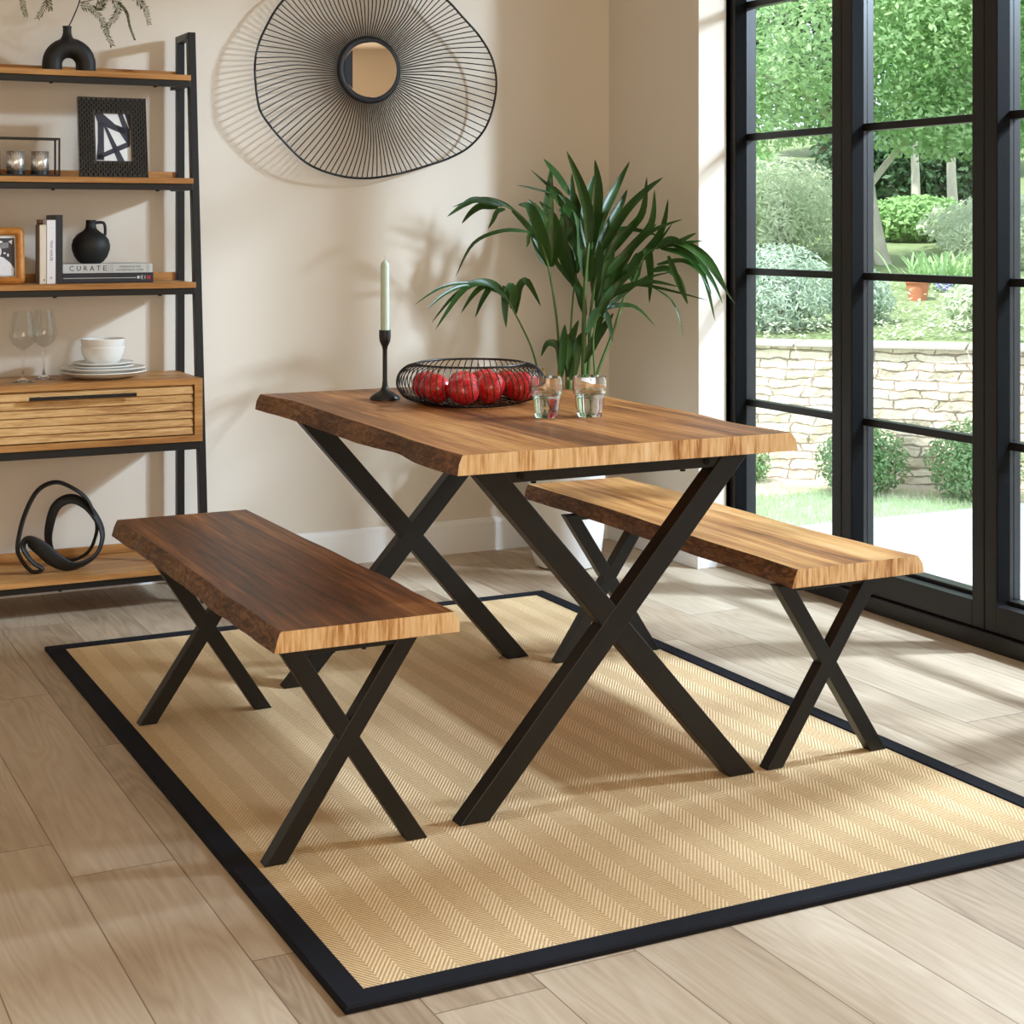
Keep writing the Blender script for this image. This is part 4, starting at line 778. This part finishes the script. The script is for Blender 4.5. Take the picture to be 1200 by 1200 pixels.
m = MB(); rx0, rx1, ry0, ry1, rz0, rz1, tk = .56, 1.022, 5.190, 5.262, S2+.0005, S2+.121, .0052
for z in (rz0, rz1-tk):
    for y in (ry0, ry1-tk): m.box(rx0, rx1, y, y+tk, z, z+tk)
    for x in (rx0, rx1-tk): m.box(x, x+tk, ry0+tk, ry1-tk, z, z+tk)
for x in (rx0, rx1-tk):
    for y in (ry0, ry1-tk): m.box(x, x+tk, y, y+tk, rz0+tk, rz1-tk)
part(m, 'wire_frame', M['metal'], tr_)
part(bx(rx0+tk, rx1-tk, ry0+tk, ry1-tk, rz0, rz0+.004), 'tray', M['metal'], tr_)
CUPS = [(.630, None), (.707, None), (.784, 'third silver tealight cup from the rack end, nearly out of the photo'), (.892, 'silver tealight cup second from the right end of the rack'), (.966, 'silver tealight cup at the right end of the rack')]
CUPS = [(.818, 'silver tealight cup cut off by the left edge of the photo'), (.892, 'silver tealight cup second from the right end of the rack'), (.966, 'silver tealight cup at the right end of the rack')]
c0 = None
for x, lb in CUPS:
    if c0 is None:
        c0 = thing('tealight_cup', (x, 5.226, rz0+.0045), lb, 'candle holder', 'ribbed silver tealight cups in the wire rack')
        mb = MB(); N_ = 60
        for r_, z in ((.0235, .012), (.027, .014), (.027, .074), (.0255, .074), (.0245, .018), (.001, .016)):
            for k in range(N_): q = r_*(1+(.035 if r_ > .026 else 0)*cos(20*2*pi*k/N_)); mb.v.append((q*cos(2*pi*k/N_), q*sin(2*pi*k/N_), z))
        for i in range(5):
            for k in range(N_): mb.f.append((i*N_+k, i*N_+(k+1) % N_, (i+1)*N_+(k+1) % N_, (i+1)*N_+k)); mb.mi.append(0)
        mb.build('cup', M['silver'], c0, smooth='all')
        MB().lathe([(.001, 0), (.028, 0), (.028, .012), (.026, .014), (.001, .014)], 32).build('foot', M['wire'], c0)
        o = c0
    else: o = dup(c0)
    o.location = (x, 5.226, rz0+.0045); o['label'] = lb
# ------------------------------------------------------------------ third shelf: photo frame, books, jug
def rrect(x0, x1, z0, z1, r, n=6):
    P = []
    for cx_, cz_, a0 in ((x1-r, z1-r, 0), (x0+r, z1-r, 90), (x0+r, z0+r, 180), (x1-r, z0+r, 270)):
        for k in range(n+1): a = radians(a0+90*k/n); P.append((cx_+r*cos(a), cz_+r*sin(a)))
    return P
wf = thing('photo_frame', (.80, 5.2, S3), 'rounded honey wood photo frame with a black and white photo, left end of shelf', 'photo frame')
TW = Matrix.Translation((0, 5.185, S3+.001)) @ Matrix.Rotation(radians(-7), 4, 'X')
O_ = rrect(.690, .9145, 0, .178, .018); I_ = rrect(.714, .8895, .024, .154, .004)
n_ = len(O_); mb = MB(); vv = []
for P_2, ys in ((O_, (.004, .016)), (I_, (.002, .016))):
    for y in ys: vv += [TW @ Vector((x, y, z)) for x, z in P_2]
Mid = [((a[0]+b[0])/2, (a[1]+b[1])/2) for a, b in zip(O_, I_)]; vv += [TW @ Vector((x, -.004, z)) for x, z in Mid]
fs = []
for i in range(n_):
    j = (i+1) % n_; fs += [(i, j, n_+j, n_+i), (2*n_+i, 3*n_+i, 3*n_+j, 2*n_+j), (n_+i, n_+j, 3*n_+j, 3*n_+i), (i, 4*n_+i, 4*n_+j, j), (4*n_+i, 2*n_+i, 2*n_+j, 4*n_+j)]
mb.add(vv, fs); part(mb, 'frame', M['frame_wood'], wf, smooth='all')
part(MB().box(.71, .893, .013, .015, .02, .158, TW), 'mount', M['artpaper'], wf)
ph = part(MB().box(.716, .886, .0115, .0128, .027, .145, TW), 'photograph', M['photo_dark'], wf, label='black and white photograph of a person in a white shirt')
def blot(poly, mat, d=.0110): part(MB().prism(poly, d, .0114, TW), 'photo_patch', M[mat], ph)
def ell(x, z, a, b, n=20): return [(x+a*cos(2*pi*k/n), z+b*sin(2*pi*k/n)) for k in range(n)]
blot([(.79, .028), (.882, .028), (.884, .05), (.872, .068), (.852, .085), (.838, .089), (.822, .082), (.80, .07)], 'photo_light'); blot(ell(.833, .104, .014, .019), 'photo_light'); blot(ell(.832, .121, .016, .008), 'photo_mid', .0108)
blot(ell(.835, .133, .016, .005), 'photo_light'); blot([(.846, .112), (.868, .115), (.868, .132), (.848, .13)], 'photo_mid'); blot([(.868, .135), (.878, .125), (.880, .14)], 'photo_light'); blot([(.72, .03), (.775, .03), (.77, .08), (.73, .1)], 'photo_mid')
blot([(.829, .03), (.834, .03), (.836, .07), (.831, .08)], 'photo_dark', .0106); blot(ell(.856, .098, .004, .003), 'photo_light'); blot(ell(.866, .092, .003, .005), 'photo_light')
part(MB().box(.78, .82, .016, .020, .02, .14, TW), 'back_board', M['wire'], wf)
def book(name, x0, x1, y0, y1, z0, z1, cover, label, group=None, hollow='top', t_=.0016):
    b = thing(name, ((x0+x1)/2, (y0+y1)/2, z0), label, 'book', group)
    m = MB(); m.box(x0, x0+t_, y0, y1, z0, z1); m.box(x1-t_, x1, y0, y1, z0, z1); m.box(x0+t_, x1-t_, y0, y0+t_, z0, z1)
    part(m, 'cover', M[cover], b, bevel=.0006)
    part(bx(x0+t_, x1-t_, y0+t_, y1-.003, z0+.002, z1-.002), 'pages', M['paper'], b); return b
GBk = 'upright books on the third shelf'; e_ = .0006
b = book('book', .957, .978, 5.187, 5.252, S3+e_, 1.206, 'linen', 'short beige linen book with a cream spine, left end of the upright books', GBk)
part(bx(.9585, .9782, 5.1862, 5.1868, S3+e_, 1.206), 'spine', M['cream'], b, label='cream spine'); part(MB().tube([(.972, 5.1858, 1.034), (.972, 5.1863, 1.034)], .003, 10), 'spine_mark', M['greyink'], b)
b = book('book', .969, .9855, 5.256, 5.294, S3+e_, 1.222, 'brownbook', 'brown book standing behind the short beige one, its top showing', GBk)
part(bx(.9686, .9859, 5.2555, 5.2945, 1.212, 1.2224), 'spine_band', M['taupe'], b)
b = book('book', .9795, 1.0065, 5.185, 5.250, S3+e_, 1.221, 'whitebook', 'white book with black spine lettering between the beige and black books', GBk)
text_mesh('spine_title', 'TINY HOUSE', .0125, M['ink'], Matrix.Translation((.993-b.location.x, 5.1846-b.location.y, 1.125-b.location.z)) @ FACE @ Matrix.Rotation(radians(-90), 4, 'Z') @ Matrix.Scale(.9, 4), b)
part(MB().tube([(.993, 5.1843, 1.040), (.993, 5.1848, 1.040)], .0042, 12), 'spine_mark', M['lilacink'], b); part(bx(.989, .997, 5.1844, 5.1848, 1.196, 1.1975), 'spine_mark', M['lilacink'], b)
book('book', 1.0075, 1.029, 5.187, 5.345, S3+e_, 1.237, 'blackbook', 'tall black book at the right of the upright books', GBk)
def flat_book(x0, x1, y0, y1, z0, z1, cover, label):
    b = thing('book', ((x0+x1)/2, (y0+y1)/2, z0), label, 'book', 'books lying flat under the jug'); t_ = .002
    m = MB(); m.box(x0, x1, y0, y1, z0, z0+t_); m.box(x0, x1, y0, y1, z1-t_, z1); m.box(x0, x1, y0, y0+t_, z0+t_, z1-t_)
    part(m, 'cover', M[cover], b, bevel=.0007); part(bx(x0+.003, x1-.003, y0+t_, y1-.003, z0+t_, z1-t_), 'pages', M['paper'], b); return b
b = flat_book(1.0305, 1.317, 5.195, 5.375, S3+e_, 1.0525, 'navy', 'dark navy book with a red mark on its spine, lying flat at the bottom')
ys = 5.1945
part(bx(1.032, 1.262, ys, ys+.0006, 1.0365, 1.038), 'spine_line', M['whiteink'], b); part(bx(1.265, 1.272, ys, ys+.0006, 1.034, 1.043), 'spine_mark', M['whiteink'], b)
for x, a_, c_ in ((1.276, 1.034, 1.043), (1.2805, 1.031, 1.046), (1.289, 1.033, 1.044)): part(bx(x, x+.0016, ys, ys+.0006, a_, c_), 'spine_mark', M['whiteink'], b)
mm = MB()
for a_ in (45, -45): mm.box(-.0068, .0068, 0, .0006, -.0022, .0022, Matrix.Translation((1.302, ys, 1.038)) @ Matrix.Rotation(radians(a_), 4, 'Y'))
part(mm, 'spine_mark', M['redink'], b, label='red cross shaped spine mark')
b = flat_book(1.0305, 1.314, 5.195, 5.372, 1.0531, 1.082, 'paper_grey', 'pale grey book titled CURATE lying flat on the navy book')
def tx(s_, x, z, size, mat): text_mesh('spine_title', s_, size, M[mat], Matrix.Translation((x-b.location.x, ys-b.location.y, z-b.location.z)) @ FACE, b)
tx('C U R A T E', 1.108, 1.0675, .0225, 'ink'); tx('INSPIRATION FOR', 1.242, 1.0725, .0085, 'greyink'); tx('AN INDIVIDUAL HOME', 1.242, 1.0625, .0085, 'greyink')
for x in (1.166, 1.172, 1.180, 1.185, 1.296, 1.301): part(bx(x, x+.0009, ys, ys+.0006, 1.057, 1.079), 'spine_line', M['greyink'], b)
jc = (1.135, 5.275, 1.0826)
jg = thing('jug_vase', jc, 'small round matte black jug standing on the flat books', 'vase')
m = MB(); m.lathe([(.001, 0), (.030, 0), (.040, .006), (.052, .022), (.0595, .044), (.0605, .058), (.056, .076), (.044, .092), (.028, .102), (.019, .110), (.016, .120), (.0155, .137), (.0165, .139), (.0135, .139), (.0125, .118), (.001, .112)], 44, jc)
part(m, 'body', M['matteblack'], jg, smooth=True)
m = MB(); m.tube(spline([(jc[0]+.014, jc[1], jc[2]+.130), (jc[0]+.036, jc[1], jc[2]+.131), (jc[0]+.044, jc[1], jc[2]+.124), (jc[0]+.046, jc[1], jc[2]+.105), (jc[0]+.045, jc[1], jc[2]+.088)], 5), .0048, 10)
part(m, 'handle', M['matteblack'], jg, smooth=True)
# ------------------------------------------------------------------ cabinet top: glasses, plates, bowls
def wine(x, y, label, first=[None]):
    if first[0] is None:
        g = thing('wine_glass', (x, y, S4), label, 'glass', 'wine glasses on the cabinet')
        mb = MB(); mb.open = True; mb.lathe([(.0285, .220), (.0335, .190), (.039, .160), (.0423, .142), (.040, .132), (.030, .118), (.016, .107), (.006, .102)], 40); mb.build('bowl', M['crystal'], g, smooth='all')
        mb = MB(); mb.lathe([(.001, .104), (.007, .104), (.0045, .094), (.0032, .08), (.0032, .022), (.006, .012), (.0015, .012)], 16); mb.build('stem', M['glass'], g, smooth=True)
        mb = MB(); mb.lathe([(.001, .0004), (.0365, .0004), (.037, .0014), (.020, .005), (.006, .012), (.001, .012)], 40); mb.build('foot', M['glass'], g, smooth=True)
        first[0] = g
    else: g = dup(first[0])
    g.location = (x, y, S4); g['label'] = label; return g
wine(.910, 5.20, 'stemmed wine glass on the cabinet, the nearer and left one'); wine(.988, 5.28, 'stemmed wine glass on the cabinet, the farther one beside the plates')
pcx, pcy = 1.165, 5.238
def dish(name, prof, z, label, cat, group, mat='white', inner=None):
    l = (pcx, pcy, z); m = MB(); m.lathe(prof, 56, l); return solo(m, name, M[mat], l, label, cat, group, smooth=True)
def plate(r, h): return [(.001, 0), (r*.55, 0), (r*.62, .002), (r*.9, h*.62), (r, h), (r-.002, h+.0025), (r*.9, h*.62+.0035), (r*.62, .0055), (.001, .005)]
GP = 'white plates stacked on the cabinet'
dish('dinner_plate', plate(.136, .021), S4+.0005, 'large white plate at the very bottom of the stack', 'plate', GP)
dish('dinner_plate', plate(.134, .021), S4+.0125, 'large white plate second from the bottom of the stack', 'plate', GP)
dish('side_plate', plate(.099, .014), S4+.0255, 'smaller white plate third in the stack', 'plate', GP)
dish('side_plate', plate(.098, .014), S4+.0355, 'smaller white plate directly beneath the bowls', 'plate', GP)
def bowl_p(r, h): return [(.001, 0), (r*.48, 0), (r*.62, .004), (r*.82, h*.3), (r*.95, h*.62), (r, h*.97), (r-.002, h), (r-.0045, h*.97), (r*.90, h*.6), (r*.76, h*.3), (r*.5, .0085), (.001, .008)]
dish('cereal_bowl', bowl_p(.069, .060), S4+.0415, 'lower white bowl of the nested pair on the plates', 'bowl', 'nested white bowls')
dish('cereal_bowl', bowl_p(.069, .060), S4+.0655, 'upper white bowl of the nested pair on the plates', 'bowl', 'nested white bowls')
# ------------------------------------------------------------------ knot sculpture on the lowest shelf
K = spline(KNOT, 7, True); zmin = min(p.z for p in K); m_ = len(K)
kv = MB(); 
up = Vector((0, 1, 0))
for i, p in enumerate(K):
    T = (K[(i+1) % m_]-K[i-1]).normalized(); out = Vector((0, 1, 0))-T*T.y
    out.normalize(); sd = T.cross(out)
    f = i/m_; b1 = math.exp(-((f-.81)/.075)**2); b2 = math.exp(-((f-.55)/.12)**2); th_ = .35+1.05*b1+.75*b2
    wide = .0105+.0135*b1+.006*b2; thin = .0056
    a = out*cos(th_)+sd*sin(th_); b_ = T.cross(a)
    for k in range(10):
        q = 2*pi*k/10; kv.v.append(tuple(p+a*cos(q)*wide+b_*sin(q)*thin))
for i in range(m_):
    for k in range(10): kv.f.append((i*10+k, i*10+(k+1) % 10, ((i+1) % m_)*10+(k+1) % 10, ((i+1) % m_)*10+k)); kv.mi.append(0)
dz = S0+.0005-min(v[2] for v in kv.v); kv.v = [(x, y, z+dz) for x, y, z in kv.v]
solo(kv, 'knot_sculpture', M['matteblack'], (1.02, 5.2, S0), 'black looping ribbon knot sculpture on the lowest shelf board', 'sculpture', smooth='all')
